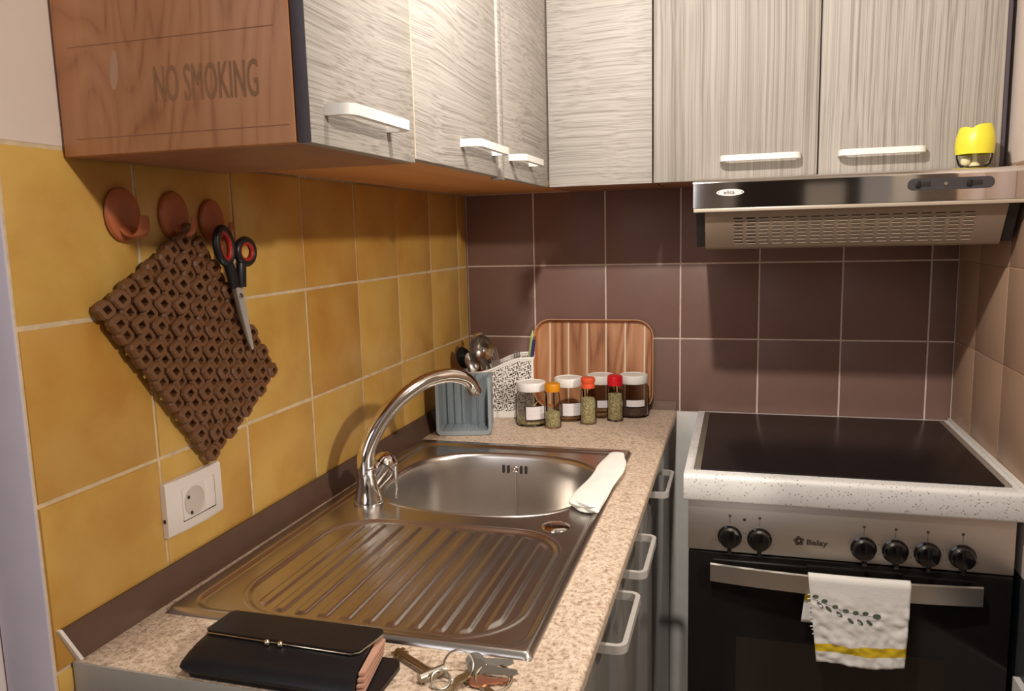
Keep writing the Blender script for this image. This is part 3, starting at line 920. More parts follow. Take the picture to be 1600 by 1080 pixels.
obj('nozzle', tube(BM(), [sp[-1] - dv * 0.002, sp[-1] + dv * 0.004, sp[-1] + dv * 0.010], [0.0128, 0.0135, 0.0118], 24), M['nickel'], tap)
# side valve with domed cap and thin lever
ax = Vector((0.30, 0.55, 0.62)).normalized()
v0 = Vector((0.104, -0.866, 0.935))
obj('valve_body', tube(BM(), [v0, v0 + ax * 0.028, v0 + ax * 0.040], [0.017, 0.0225, 0.0225], 24), M['chrome'], tap)
v1 = v0 + ax * 0.0415
hd = obj('lever_cap', tube(BM(), [v1, v1 + ax * 0.010, v1 + ax * 0.019, v1 + ax * 0.025, v1 + ax * 0.0275], [0.0232, 0.0232, 0.0190, 0.0110, 0.002], 24), M['chrome'], tap)
ld = v1 + ax * 0.006 + Vector((0.022, -0.002, -0.004))
obj('lever', tube(BM(), [ld + Vector((-0.004, 0.001, 0.002)), ld, ld + Vector((0.001, -0.003, -0.045)), ld + Vector((0.000, -0.006, -0.058))], [0.003, 0.0032, 0.0028, 0.0024], 10), M['chrome'], hd)

# ------------------------------------------------------------------ folded cloth on the sink corner
cl = BM(); nu, nv = 34, 26; rows = []
for i in range(nu):
    f_ = i / (nu - 1)
    cx = 0.5035 - 0.006 * f_ + 0.004 * math.sin(f_ * 5); cy = -0.512 - 0.335 * f_
    hw = 0.0165 + 0.0125 * sm(0, 0.35, f_) + 0.002 * math.sin(f_ * 9)
    ht = 0.0060 + 0.002 * math.sin(f_ * 7 + 1)
    row = []
    for k in range(nv):
        a = 2 * PI * k / nv; c, s_ = math.cos(a), math.sin(a)
        x = cx + hw * (abs(c) ** 0.75) * (1 if c > 0 else -1)
        z = 0.9145 + ht * (abs(s_) ** 0.6) * (1 if s_ > 0 else -1)
        nz = mnoise.noise(Vector((x * 45, f_ * 9, k * 0.25))) * 0.0022
        row.append(cl.verts.new((x + nz, cy + nz + (0.010 * math.sin(k * 0.9) if i == nu - 1 else 0) - 0.05 * f_ * (c * 0.35), z + nz * 0.8)))
    rows.append(row)
for A, B in zip(rows, rows[1:]):
    for k in range(nv): cl.faces.new((A[k], A[(k + 1) % nv], B[(k + 1) % nv], B[k]))
cl.faces.new(rows[0][::-1]); cl.faces.new(rows[-1])
o = obj('dishcloth', cl, M['cloth'], org=(0.50, -0.68, 0.908)); tag(o, 'white folded cloth lying over the far right corner of the sink', 'cloth')
md = o.modifiers.new('smooth', 'SUBSURF'); md.levels = 1; md.render_levels = 1

# ------------------------------------------------------------------ cutlery corner: caddy, basket, cutlery
cad = tag(empty('plastic_caddy', (0.042, -0.386, ZW)), 'blue-grey open-fronted plastic caddy in front of the white basket', 'caddy')
MY = Matrix(((1, 0, 0, 0), (0, 0, 1, 0), (0, 1, 0, 0), (0, 0, 0, 1)))
CT = Matrix.Translation((0.042, -0.386, 0)) @ Matrix.Rotation(R(14), 4, 'Z')
cx0, cx1, cy0, cy1, cz0, cz1 = 0.0, 0.135, 0.0, 0.085, 0.9012, 1.042
U = [(cx0, cz1)] + [(cx0 + 0.014 - 0.014 * math.cos(R(a)), cz0 + 0.014 - 0.014 * math.sin(R(a))) for a in range(0, 91, 15)] + [(cx1 - 0.014 + 0.014 * math.sin(R(a)), cz0 + 0.014 - 0.014 * math.cos(R(a))) for a in range(0, 91, 15)] + [(cx1, cz1)]
ti = 0.0075
V = [(cx0 + ti, cz1)] + [(cx0 + 0.014 - (0.014 - ti) * math.cos(R(a)), cz0 + 0.017 - (0.014 - ti) * math.sin(R(a))) for a in range(0, 91, 15)] + [(cx1 - 0.014 + (0.014 - ti) * math.sin(R(a)), cz0 + 0.017 - (0.014 - ti) * math.cos(R(a))) for a in range(0, 91, 15)] + [(cx1 - ti, cz1)]
obj('shell', prism(BM(), U + V[::-1], cy0, cy1, CT @ MY), M['caddy'], cad)
bm = box(BM(), cx0 + ti + 0.0002, cx1 - ti - 0.0002, cy1 - 0.004, cy1, cz0 + 0.0107, cz1 - 0.001); bm.transform(CT)
bp = obj('back_panel', bm, M['caddy'], cad)
for k in range(6):
    x = cx0 + 0.020 + k * 0.0185
    bm = box(BM(), x, x + 0.0035, cy1 - 0.010, cy1 - 0.0042, cz0 + 0.0115, cz1 - 0.004, 0.0008); bm.transform(CT)
    obj('rib', bm, M['caddy'], bp)
    bm = box(BM(), x, x + 0.0035, cy0 + 0.012, cy1 - 0.0102, cz0 + 0.0105, cz0 + 0.0135, 0.0008); bm.transform(CT)
    obj('rib', bm, M['caddy'], bp)

# basket with pierced ornament
bsk = tag(empty('cutlery_basket', (0.135, -0.15, ZW)), 'white pierced plastic basket full of cutlery in the corner', 'basket')
BT = Matrix.Translation((0.052, -0.213, 0)) @ Matrix.Rotation(R(14), 4, 'Z')
bx0, bx1, by0, by1 = 0.0, 0.186, 0.0, 0.098


def rim_z(x): return 1.026 + 0.036 * sm(0.040, 0.160, x)


def pierced(u, v):
    """True where the plastic is cut away: broken rings, scrolls and dots on a staggered grid"""
    g = 0.0300
    for oy in (0, 1):
        uu = (u / g + 0.5 * oy) % 1 - 0.5; vv = ((v / g - 0.5 * oy)) % 1 - 0.5
        r = math.hypot(uu, vv); a = math.atan2(vv, uu)
        if 0.17 < r < 0.31 and math.sin(3 * a + 7 * r + oy * 2) > -0.45: return True
        if 0.37 < r < 0.46 and math.sin(4 * a + oy) > 0.1: return True
        if r < 0.08: return True
    return False


def lattice(y_of, z_lo, length):
    bm = BM(); cs = 0.00105; n_ = int(length / cs); vv = {}
    def V(i, f):
        if (i, f) not in vv: vv[i, f] = bm.verts.new((bx0 + i * cs, y_of(z_lo + f * cs), z_lo + f * cs))
        return vv[i, f]
    for i in range(n_):
        nz = int((rim_z(bx0 + i * cs) - 0.002 - z_lo) / cs)
        for j in range(nz):
            edge = i < 5 or i > n_ - 6 or j > nz - 5 or j < 16
            if not edge and pierced(i * cs, j * cs): continue
            bm.faces.new([V(a, b) for a, b in ((i, j), (i + 1, j), (i + 1, j + 1), (i, j + 1))])
    bm.transform(BT)
    return bm


for nm, yf in (('pierced_front', lambda z: by0 + 0.008 * (1 - (z - 0.9) / 0.15)), ('pierced_back', lambda z: by1)):
    fp = obj(nm, lattice(yf, 0.9035, bx1 - bx0), M['basket'], bsk, smooth=False)
    sol = fp.modifiers.new('thickness', 'SOLIDIFY'); sol.thickness = 0.0018; sol.offset = 0
bm = BM()
box(bm, bx0, bx1, by0 + 0.0085, by1, 0.9008, 0.9034)
bm.transform(BT); obj('basket_floor', bm, M['basket'], bsk)
for a, b in ((bx0, bx0 + 0.0018), (bx1 - 0.0018, bx1)):
    bm = BM(); zt = rim_z(a)
    vs = [(a, by0 + 0.010, 0.905), (a, by1 - 0.001, 0.905), (a, by1 - 0.001, zt), (a, by0 + 0.001, zt)]
    lo = [bm.verts.new(p) for p in vs]; hi = [bm.verts.new((b, p[1], p[2])) for p in vs]
    bm.faces.new(lo); bm.faces.new(hi[::-1])
    for k in range(4): bm.faces.new((lo[k], hi[k], hi[(k + 1) % 4], lo[(k + 1) % 4]))
    bm.transform(BT); obj('basket_end', bm, M['basket'], bsk)
rimp = [(bx0 + (bx1 - bx0) * k / 24, by0, rim_z(bx0 + (bx1 - bx0) * k / 24)) for k in range(25)] + [(bx1 + 0.001, by0 + (by1 - by0) * k / 6, rim_z(bx1)) for k in range(1, 7)] + \
       [(bx1 - (bx1 - bx0) * k / 24, by1, rim_z(bx1 - (bx1 - bx0) * k / 24)) for k in range(1, 25)] + [(bx0 - 0.001, by1 + (by0 - by1) * k / 6, rim_z(bx0)) for k in range(1, 6)]
obj('rim', tube(BM(), [BT @ Vector(p) for p in rimp], 0.0030, 8, closed=True), M['basket'], bsk)


def spoon(name, label, head, foot, bw, bl, mat, hmat=None, tilt=(0.2, -0.95, 0.1), cat='spoon', deep=0.35, slotted=False):
    """bowl at the top end of a handle; head = bowl centre, foot = lower handle end"""
    head, foot = Vector(head), Vector(foot)
    d = (head - foot).normalized(); nr = Vector(tilt); nr = (nr - d * nr.dot(d)).normalized(); sd = d.cross(nr)
    root = tag(empty(name, foot), label, cat, 'cutlery standing in the basket')
    bm = BM(); nu_, nv_ = 20, 7; rr = []
    for side in (0, 1):
        rg = []
        for j in range(nv_):
            f_ = j / (nv_ - 1); ring = []
            for k in range(nu_):
                a = 2 * PI * k / nu_
                x = math.cos(a) * bw * f_; y = math.sin(a) * bl * f_ * (1 + 0.12 * math.sin(a))
                dep = bw * deep * (f_ * f_ - 1)
                ring.append(bm.verts.new(head + sd * x + d * y + nr * (dep + (0.0 if side == 0 else -0.0012))))
            rg.append(ring)
        rr.append(rg)
        for A, B in zip(rg[1:], rg[2:]):
            for k in range(nu_): bm.faces.new((A[k], A[(k + 1) % nu_], B[(k + 1) % nu_], B[k]))
        for v in rg[0][1:]: pass
        bm.faces.new(rg[1])
        bmesh.ops.delete(bm, geom=rg[0], context='VERTS')
    A, B = rr[0][-1], rr[1][-1]
    for k in range(nu_): bm.faces.new((A[k], A[(k + 1) % nu_], B[(k + 1) % nu_], B[k]))
    obj('bowl', bm, mat, root)
    e = head - d * bl * 0.93
    obj('handle', tube(BM(), [foot, foot.lerp(e, .5), e + nr * 0.0, e + d * 0.006], [0.0055, 0.0045, 0.0035, 0.003], 10, flat=(1, 0.45)), hmat or mat, root)
    return root


def fork(name, label, tip, foot, wd, mat, tilt=(0.3, -0.95, 0.0)):
    tip, foot = Vector(tip), Vector(foot)
    d = (tip - foot).normalized(); nr = Vector(tilt); nr = (nr - d * nr.dot(d)).normalized(); sd = d.cross(nr)
    root = tag(empty(name, foot), label, 'fork', 'cutlery standing in the basket')
    m4 = Matrix.Translation(tip) @ Matrix((tuple((sd.x, d.x, nr.x, 0)), (sd.y, d.y, nr.y, 0), (sd.z, d.z, nr.z, 0), (0, 0, 0, 1)))
    h = wd / 2
    obj('head', prism(BM(), [(-h, -0.034), (h, -0.034), (h * 1.02, -0.050), (h * 0.8, -0.062), (0.003, -0.072), (-0.003, -0.072), (-h * 0.8, -0.062), (-h * 1.02, -0.050)], -0.001, 0.001, m4), mat, root)
    for k in range(4):
        x = -h + wd * (k + 0.5) / 4; tw = wd * 0.08
        obj('tine', prism(BM(), [(x - tw, -0.0345), (x + tw, -0.0345), (x + tw * 0.7, 0), (x - tw * 0.7, 0)], -0.0009, 0.0009, m4), mat, root)
    e = tip - d * 0.070
    obj('handle', tube(BM(), [foot, foot.lerp(e, .5), e], [0.005, 0.004, 0.003], 10, flat=(1, 0.4)), mat, root)
    return root


fz = 0.911
spoon('serving_spoon', 'black serving spoon leaning furthest left in the basket by the yellow wall', (0.046, -0.178, 1.058), (0.100, -0.175, fz), 0.021, 0.030, M['blackplastic'], tilt=(0.55, -0.8, 0.1), deep=0.4)
spoon('ladle', 'big dark round ladle behind the spoon and fork in the basket', (0.092, -0.170, 1.083), (0.118, -0.150, fz), 0.033, 0.036, M['cutlery'], tilt=(0.35, -0.93, -0.05), cat='ladle', deep=0.55)
spoon('tablespoon', 'steel tablespoon with its bowl beside the fork in the basket', (0.073, -0.196, 1.050), (0.122, -0.180, fz), 0.017, 0.027, M['cutlery'], tilt=(0.45, -0.85, 0.1))
spoon('dessert_spoon', 'steel spoon low in the basket below the fork', (0.106, -0.184, 1.042), (0.145, -0.172, fz), 0.016, 0.024, M['cutlery'], tilt=(-0.5, -0.8, 0.25))
fork('dinner_fork', 'steel dinner fork standing prominently at the middle of the basket', (0.127, -0.184, 1.090), (0.155, -0.160, fz), 0.024, M['cutlery'])
fork('small_fork', 'small fork with just its tines above the right half of the basket', (0.184, -0.150, 1.080), (0.175, -0.145, fz), 0.018, M['cutlery'], tilt=(0.0, -1, 0))
rt = tag(empty('spatula', (0.085, -0.130, fz)), 'amber wooden-handled tool rising at the back left of the basket', 'spatula', 'cutlery standing in the basket')
obj('handle', tube(BM(), [(0.085, -0.130, fz), (0.064, -0.118, 1.03), (0.052, -0.110, 1.098)], [0.006, 0.007, 0.010], 12), M['amber'], rt)
obj('ferrule', tube(BM(), [(0.0522, -0.110, 1.0985), (0.062, -0.114, 1.112), (0.076, -0.118, 1.117)], [0.0095, 0.009, 0.006], 12), M['chrome'], rt)
for nm, lb, m_, a, b in (('vegetable_knife', 'knife with a pale green handle upright at the right of the basket', 'green', (0.192, -0.130, fz), (0.2255, -0.140, 1.132)),
                         ('paring_knife', 'knife with a navy handle at the right end of the basket', 'navy', (0.200, -0.145, fz), (0.2335, -0.156, 1.110))):
    a, b = Vector(a), Vector(b); d = (b - a).normalized()
    rt = tag(empty(nm, a), lb, 'knife', 'cutlery standing in the basket')
    m = a.lerp(b, 0.55)
    obj('blade', tube(BM(), [a, m], [0.006, 0.007], 8, flat=(1, 0.15)), M['cutlery'], rt)
    obj('handle', tube(BM(), [m, m + d * 0.004, m.lerp(b, .5), b - d * 0.012, b], [0.005, 0.0065, 0.007, 0.0055, 0.0015] if m_ == 'green' else [0.005, 0.0065, 0.0068, 0.0066, 0.0060], 12, flat=(1, 0.65)), M[m_], rt)
    if m_ == 'navy': obj('end_cap', tube(BM(), [b + d * 0.0002, b + d * 0.007], [0.0062, 0.005], 12, flat=(1, 0.65)), M['cutlery'], rt)

# ------------------------------------------------------------------ tray leaning on the back wall
tc_ = Vector((0.3625, -0.022, ZW + 0.001))
tray = tag(empty('serving_tray', tc_), 'wood-grain serving tray with cream stripes leaning on the dark tiles', 'tray')
tw, th_ = 0.165, 0.246
TM = Matrix.Translation(tc_) @ Matrix.Rotation(R(-4.0), 4, 'X') @ Matrix(((1, 0, 0, 0), (0, 0, 1, 0), (0, 1, 0, 0), (0, 0, 0, 1)))   # local (x, height, back)
pl = obj('panel', prism(BM(), rrect(-tw + 0.006, tw - 0.006, 0.006, th_ - 0.006, 0.040, 8), 0.0, 0.0025, TM), M['tray'], tray)
pl.visible_shadow = True
bm = BM()
loops = []
for off, h in ((0.010, 0.0028), (0.0075, 0.0002), (0.0045, -0.005), (0.0012, -0.0135), (0.0, -0.0145), (-0.0008, -0.0135), (0.0025, -0.004), (0.006, 0.003)):
    loops.append([bm.verts.new(TM @ Vector((x, y, h))) for x, y in rrect(-tw + off, tw - off, off, th_ - off, max(0.012, 0.046 - off), 8)])
loops.append(loops[0])
for A, B in zip(loops, loops[1:]):
    n = len(A)
    for k in range(n): bm.faces.new((A[k], A[(k + 1) % n], B[(k + 1) % n], B[k]))
rm = obj('raised_rim', bm, M['trayrim'], tray, angle=60)
edge = [TM @ Vector((x, y, -0.0148)) for x, y in rrect(-tw, tw, 0, th_, 0.046, 8)]
obj('rim_edge', tube(BM(), edge, 0.0011, 6, closed=True), plain('pale_rim_edge', lin(222, 184, 146), 0.5), tray)

# ------------------------------------------------------------------ jars and bottles
JP = [(0.0, 0.0), (0.0335, 0.0), (0.0372, 0.003), (0.0378, 0.010), (0.0378, 0.070), (0.0368, 0.078), (0.0335, 0.083), (0.0325, 0.088), (0.0315, 0.088), (0.0325, 0.082), (0.0358, 0.077), (0.0366, 0.070), (0.0366, 0.010), (0.0355, 0.005), (0.032, 0.003), (0, 0.003)]
JP = [(r * 1.075, h) for r, h in JP]


def jar(loc, label, fill, fmat, lab_a, lab_w, lab_z, sticks=False):
    c = Vector((loc[0], loc[1], ZW + 0.0003))
    j = tag(empty('spice_jar', c), label, 'jar', 'white-lidded glass jars')
    obj('glass', lathe(BM(), JP, c, 40), M['glass'], j, angle=50)
    ld = lathe(BM(), [(0.0300, 0.089), (0.0370, 0.089), (0.0378, 0.0905), (0.0378, 0.1075), (0.0366, 0.1105), (0.0318, 0.1115), (0.0308, 0.1100), (0, 0.1095)], c, 40)
    obj('lid', ld, M['capwhite'], j, angle=50)
    if fill:
        bm = lathe(BM(), [(0, 0.0042), (0.033, 0.0042), (0.0370, 0.007), (0.0380, 0.012), (0.0380, fill), (0.025, fill + 0.003), (0.012, fill - 0.002), (0, fill + 0.002)], c, 28)
        obj('contents', bm, fmat, j)
    if sticks:
        for a, b in (((-0.02, -0.01, 0.010), (0.024, 0.012, 0.072)), ((0.006, -0.02, 0.008), (0.018, -0.022, 0.034)), ((-0.022, -0.018, 0.008), (-0.004, -0.028, 0.020))):
            obj('stick', tube(BM(), [c + Vector(a), c + Vector(b)], 0.0016, 8), M['stick'], j)
    for rr, ex, zz, m_, nm in ((0.04085, 0.0, 0.0, M['labeledge'], 'label_border'), (0.04115, 0.002, 0.0015, M['label'], 'label')):
        hw = (lab_w / 2 - ex) / 0.041; z0, z1 = lab_z[0] + zz, lab_z[1] - zz
        bm = lathe(BM(), [(rr, z0), (rr, z1), (rr - 0.0002, z1), (rr - 0.0002, z0), (rr, z0)], c, 14, a0=lab_a - hw, a1=lab_a + hw)
        lo = obj(nm, bm, m_, j, angle=80)
    bm = BM()
    for k in (0.36, 0.66):
        z = lab_z[0] + (lab_z[1] - lab_z[0]) * k; hw = (lab_w / 2 - 0.006) / 0.041
        lathe(bm, [(0.0413, z), (0.0413, z + 0.0005), (0.0409, z + 0.0005), (0.0409, z)], c, 10, a0=lab_a - hw, a1=lab_a + hw)
    obj('ruled_line', bm, plain('label_line', lin(190, 182, 186), 0.8), lo)
    return j


jar((0.240, -0.2225), 'white-lidded jar nearest the cutlery basket, almost empty with pale sticks', 0.012, M['herb'], R(-60), 0.054, (0.018, 0.054), True)
jar((0.322, -0.1500), 'white-lidded jar with brown spice behind the orange-capped bottle', 0.022, M['herbbrown'], R(-66), 0.054, (0.0145, 0.050))
jar((0.3985, -0.1000), 'white-lidded jar behind the coral-capped bottle, a little brown powder inside', 0.010, M['herbbrown'], R(-60), 0.052, (0.028, 0.050))
jar((0.4825, -0.0830), 'white-lidded jar furthest right, with dark spice', 0.033, M['dregs'], R(-74), 0.054, (0.030, 0.050))


def bottle(loc, label, fill, cap, hh=0.116):
    c = Vector((loc[0], loc[1], ZW + 0.0003))
    b = tag(empty('spice_bottle', c), label, 'bottle', 'small capped spice bottles')
    P = [(0, 0), (0.0175, 0), (0.0208, 0.002), (0.0212, 0.008), (0.0205, 0.030), (0.0196, 0.062), (0.0186, 0.078), (0.0170, 0.088), (0.0160, 0.093), (0.0150, 0.093), (0.0160, 0.087), (0.0176, 0.077), (0.0186, 0.062), (0.0196, 0.030), (0.0200, 0.008), (0.0165, 0.004), (0, 0.004)]
    obj('glass', lathe(BM(), P, c, 32), M['bottleglass'], b, angle=50)
    bm = lathe(BM(), [(0, 0.0048), (0.0165, 0.0048), (0.0192, 0.009), (0.0192, 0.028), (0.0182, fill), (0.010, fill + 0.003), (0, fill - 0.001)], c, 24)
    obj('dried_herbs', bm, M['herb'], b)
    if cap == 'orange': pr_, mm = [(0.0165, 0.0935), (0.0195, 0.0935), (0.0200, 0.095), (0.0196, hh - 0.002), (0.0185, hh), (0, hh)], M['caporange']
    elif cap == 'coral': pr_, mm = [(0.0155, 0.0935), (0.0175, 0.0935), (0.0178, 0.100), (0.0162, 0.1035), (0.0160, 0.106), (0.0182, 0.109), (0.0182, hh - 0.003), (0.0172, hh), (0, hh)], M['capcoral']
    else: pr_, mm = [(0.0165, 0.0935), (0.0196, 0.0935), (0.0200, 0.095), (0.0198, hh - 0.007), (0.0186, hh - 0.002), (0.0150, hh), (0, hh + 0.0005)], M['capred']
    obj('cap', lathe(BM(), pr_, c, 32), mm, b, angle=45)
    return b


bottle((0.3025, -0.2520), 'spice bottle with an orange cap, less than half full', 0.040, 'orange', 0.1135)
bottle((0.3820, -0.1960), 'spice bottle with a coral two-step cap, full of brown-green herbs', 0.066, 'coral', 0.120)
bottle((0.4440, -0.1510), 'spice bottle with a bright red rounded cap, full of herbs', 0.070, 'red', 0.120)

# ------------------------------------------------------------------ hooks, trivet, scissors on the yellow wall
HK = [(-1.3010, 1.4215, 1.0), (-1.2080, 1.4215, 0.98), (-1.1280, 1.4150, 0.93)]
hl = ['terracotta stick-on hook nearest the wall end, nothing hanging on it', 'terracotta stick-on hook holding the wooden trivet', 'terracotta stick-on hook holding the scissors']
for (hy_, hz, sc), lb in zip(HK, hl):
    h = tag(empty('wall_hook', (0.0, hy_, hz)), lb, 'hook', 'terracotta hooks on the yellow tiles')
    bm = lathe(BM(), [(0, 0.0005), (0.0325 * sc, 0.0005), (0.0335 * sc, 0.003), (0.0315 * sc, 0.0062), (0.026 * sc, 0.0078), (0.018, 0.0080), (0, 0.0074)], (0, 0, 0), 36, 'x')
    bm.transform(Matrix.Translation((0, hy_, hz)) @ Matrix.Diagonal((1, 0.86, 1.02, 1)))
    obj('disc', bm, M['terracotta'], h)
    path = spline([(0.006, hy_ + 0.003, hz - 0.016), (0.012, hy_ + 0.003, hz - 0.0245), (0.021, hy_ + 0.003, hz - 0.0265), (0.029, hy_ + 0.003, hz - 0.021), (0.0325, hy_ + 0.003, hz - 0.010), (0.0325, hy_ + 0.003, hz - 0.002)], 5)
    n = len(path)
    wd = 2.6 if hy_ == HK[0][0] else 1.5
    bm = BM(); rg = []
    for i, p in enumerate(path):
        f_ = i / (n - 1); hw = 0.0050 * wd * (1.25 - 0.75 * f_); tt = 0.0030
        t_ = (path[min(i + 1, n - 1)] - path[max(i - 1, 0)]).normalized(); nn = Vector((t_.z, 0, -t_.x))
        rg.append([bm.verts.new(p + Vector((0, math.cos(a) * hw, 0)) + nn * math.sin(a) * tt) for a in [2 * PI * k / 14 for k in range(14)]])
    rings_mesh(bm, rg, True); bm.faces.new(rg[0][::-1])
    obj('hook', bm, M['terracotta'], h)

tv = tag(empty('trivet', (0.012, -1.190, 1.40)), 'dark wooden lattice trivet hanging askew from the middle hook', 'trivet')
top = Vector((0.0, -1.1920, 1.3985)); e1 = Vector((0, -1.3545 + 1.1920, 1.3060 - 1.3985)); e2 = Vector((0, -1.0225 + 1.1920, 1.1750 - 1.3985))
N1, N2 = 9, 14
u1, u2 = e1.normalized(), e2.normalized(); xx = Vector((1, 0, 0))
link_src = None
for i in range(N1):
    for j in range(N2):
        p = top + e1 * (i / (N1 - 1)) + e2 * (j / (N2 - 1))
        sag = 0.004 * math.sin(PI * i / (N1 - 1)) + 0.003 * math.sin(PI * j / (N2 - 1))
        p.x = 0.0120 + (0.0042 if (i + j) % 2 else 0.0) + sag
        p += Vector((0, random.uniform(-1, 1) * 0.0006, random.uniform(-1, 1) * 0.0006))
        if link_src is None:
            bm = BM(); oc = 0.0119; cc = 0.0070; ih = 0.0047; ic = 0.0005
            out = [(oc, -cc), (oc, cc), (cc, oc), (-cc, oc), (-oc, cc), (-oc, -cc), (-cc, -oc), (cc, -oc)]
            inn = [(ih, -ih + ic), (ih, ih - ic), (ih - ic, ih), (-ih + ic, ih), (-ih, ih - ic), (-ih, -ih + ic), (-ih + ic, -ih), (ih - ic, -ih)]
            def P3(q, h, s=1.0): return Vector(p) + u1 * q[0] * s + u2 * q[1] * s + xx * h
            L = [[bm.verts.new(P3(q, -0.0065, 0.97)) for q in out], [bm.verts.new(P3(q, 0.0015)) for q in out], [bm.verts.new(P3(q, 0.0045, 0.84)) for q in out],
                 [bm.verts.new(P3(q, 0.0045)) for q in inn], [bm.verts.new(P3(q, -0.0065)) for q in inn]]
            L.append(L[0])
            for A, B in zip(L, L[1:]):
                for k in range(8): bm.faces.new((A[k], A[(k + 1) % 8], B[(k + 1) % 8], B[k]))
            link_src = obj('wooden_link', bm, M['trivet'], tv, org=p, angle=12)
        else:
            o = inst(link_src, 'wooden_link', p - base(tv), tv)
            o.rotation_euler = (random.uniform(-.05, .05), random.uniform(-.12, .12), random.uniform(-.12, .12))

sc = tag(empty('scissors', (0.03, -1.115, 1.38)), 'black and red handled scissors hanging from the hook nearest the cabinets', 'scissors')
XS = 0.0335


def yz(pts): return [(a, b) for a, b in pts]


MX = Matrix(((0, 0, 1, 0), (1, 0, 0, 0), (0, 1, 0, 0), (0, 0, 0, 1)))
piv = Vector((-1.1165, 1.3045))
tip = Vector((-1.0950, 1.2205))
obj('blade', prism(BM(), [(-1.1275, 1.3270), (-1.1095, 1.3210), (-1.1010, 1.2700), (-1.0925, 1.2230), (-1.0950, 1.2195), (-1.0985, 1.2225), (-1.1130, 1.2700)], XS - 0.001, XS + 0.0008, MX), M['blade'], sc)
obj('blade', prism(BM(), [(-1.1330, 1.3220), (-1.1180, 1.3250), (-1.1090, 1.2700), (-1.0955, 1.2210), (-1.0975, 1.2205), (-1.1190, 1.2700)], XS - 0.0032, XS - 0.0013, MX), M['nickel'], sc)
obj('screw', lathe(BM(), [(0, 0.003), (0.003, 0.0026), (0.0042, 0.001), (0.0042, 0)], (XS + 0.0009, -1.1160, 1.3040), 16, 'x'), M['nickel'], sc)


def loop_pts(cy, cz, a, b, rot, x, n=28):
    o = []
    for k in range(n):
        t_ = 2 * PI * k / n; yy, zz = a * math.cos(t_), b * math.sin(t_)
        o.append((x, cy + yy * math.cos(rot) - zz * math.sin(rot), cz + yy * math.sin(rot) + zz * math.cos(rot)))
    return o


h1 = BM(); tube(h1, loop_pts(-1.1450, 1.3790, 0.0165, 0.0250, R(12), XS), 0.0058, 10, closed=True)
tube(h1, [(XS, -1.1385, 1.3530), (XS, -1.1330, 1.3400), (XS - 0.001, -1.1265, 1.3180)], [0.0085, 0.0095, 0.0085], 12, flat=(1, .75))
g1 = obj('handle_grip', h1, M['blackplastic'], sc)
obj('finger_liner', tube(BM(), loop_pts(-1.1450, 1.3790, 0.0125, 0.0210, R(12), XS), 0.0046, 10, closed=True, flat=(1.0, 1.0)), M['red'], g1)
h2 = BM(); tube(h2, loop_pts(-1.0965, 1.3690, 0.0200, 0.0175, R(0), XS + 0.001), 0.0056, 10, closed=True)
tube(h2, [(XS + 0.001, -1.1090, 1.3520), (XS + 0.001, -1.1110, 1.3380), (XS + 0.001, -1.1115, 1.3170)], [0.0085, 0.0092, 0.0080], 12, flat=(1, .75))
g2 = obj('handle_grip', h2, M['blackplastic'], sc)
obj('finger_liner', tube(BM(), loop_pts(-1.0965, 1.3690, 0.0160, 0.0138, R(0), XS + 0.001), 0.0044, 10, closed=True), M['red'], g2)

# ------------------------------------------------------------------ wall socket
sy0, sy1, sz0, sz1 = -1.2790, -1.1615, 0.9868, 1.0622
so = tag(empty('wall_socket', (0.0, -1.22, 1.0245)), 'white double socket plate on the yellow tiles below the trivet', 'wall socket')
bm = BM(); rows = []
nk = 12
for k in range(nk + 1):
    f_ = k / nk; yv = sy0 + (sy1 - sy0) * f_
    xo = 0.0095 + 0.0045 * math.sin(PI * f_)
    rows.append([bm.verts.new(p) for p in ((0.0012, yv, sz0), (xo - 0.002, yv, sz0), (xo, yv, sz0 + 0.003), (xo, yv, sz1 - 0.003), (xo - 0.002, yv, sz1), (0.0012, yv, sz1))])
for A, B in zip(rows, rows[1:]):
    for k in range(6): bm.faces.new((A[k], A[(k + 1) % 6], B[(k + 1) % 6], B[k]))
bm.faces.new(rows[0][::-1]); bm.faces.new(rows[-1])
obj('cover_plate', bm, M['socketwhite'], so)
XP = 0.0141
pl_ = obj('socket_insert', box(BM(), 0.010, XP + 0.0004, -1.2520, -1.2060, 1.0025, 1.0475, 0.0006), M['socketwhite'], so)
obj('socket_well', lathe(BM(), [(0.0205, 0.0009), (0.0195, 0.0009), (0.0190, 0.0002), (0.006, 0.00015), (0, 0.0003)], (XP + 0.0003, -1.2290, 1.0250), 32, 'x'), plain('well_grey', lin(196, 186, 176), 0.5), pl_)
for yv, zv in ((-1.2405, 1.0330), (-1.2365, 1.0095)):
    obj('contact_hole', lathe(BM(), [(0.0026, 0.0), (0.0026, 0.0006), (0, 0.0006)], (XP + 0.0006, yv, zv), 12, 'x'), M['slot'], pl_)
obj('blank_insert', box(BM(), 0.010, XP - 0.0003, -1.2045, -1.1830, 1.0025, 1.0475, 0.0006), M['socketwhite'], so)
obj('joint_line', box(BM(), 0.010, XP + 0.0001, -1.2520, -1.1830, 1.0014, 1.0024), M['slot'], so)
obj('joint_line', box(BM(), 0.010, XP - 0.0007, -1.1829, -1.1821, 1.0025, 1.0475), M['slot'], so)
obj('screw_cover', box(BM(), 0.003, 0.0065, sy0 - 0.0006, sy0 + 0.001, 1.008, 1.013), M['slot'], so)

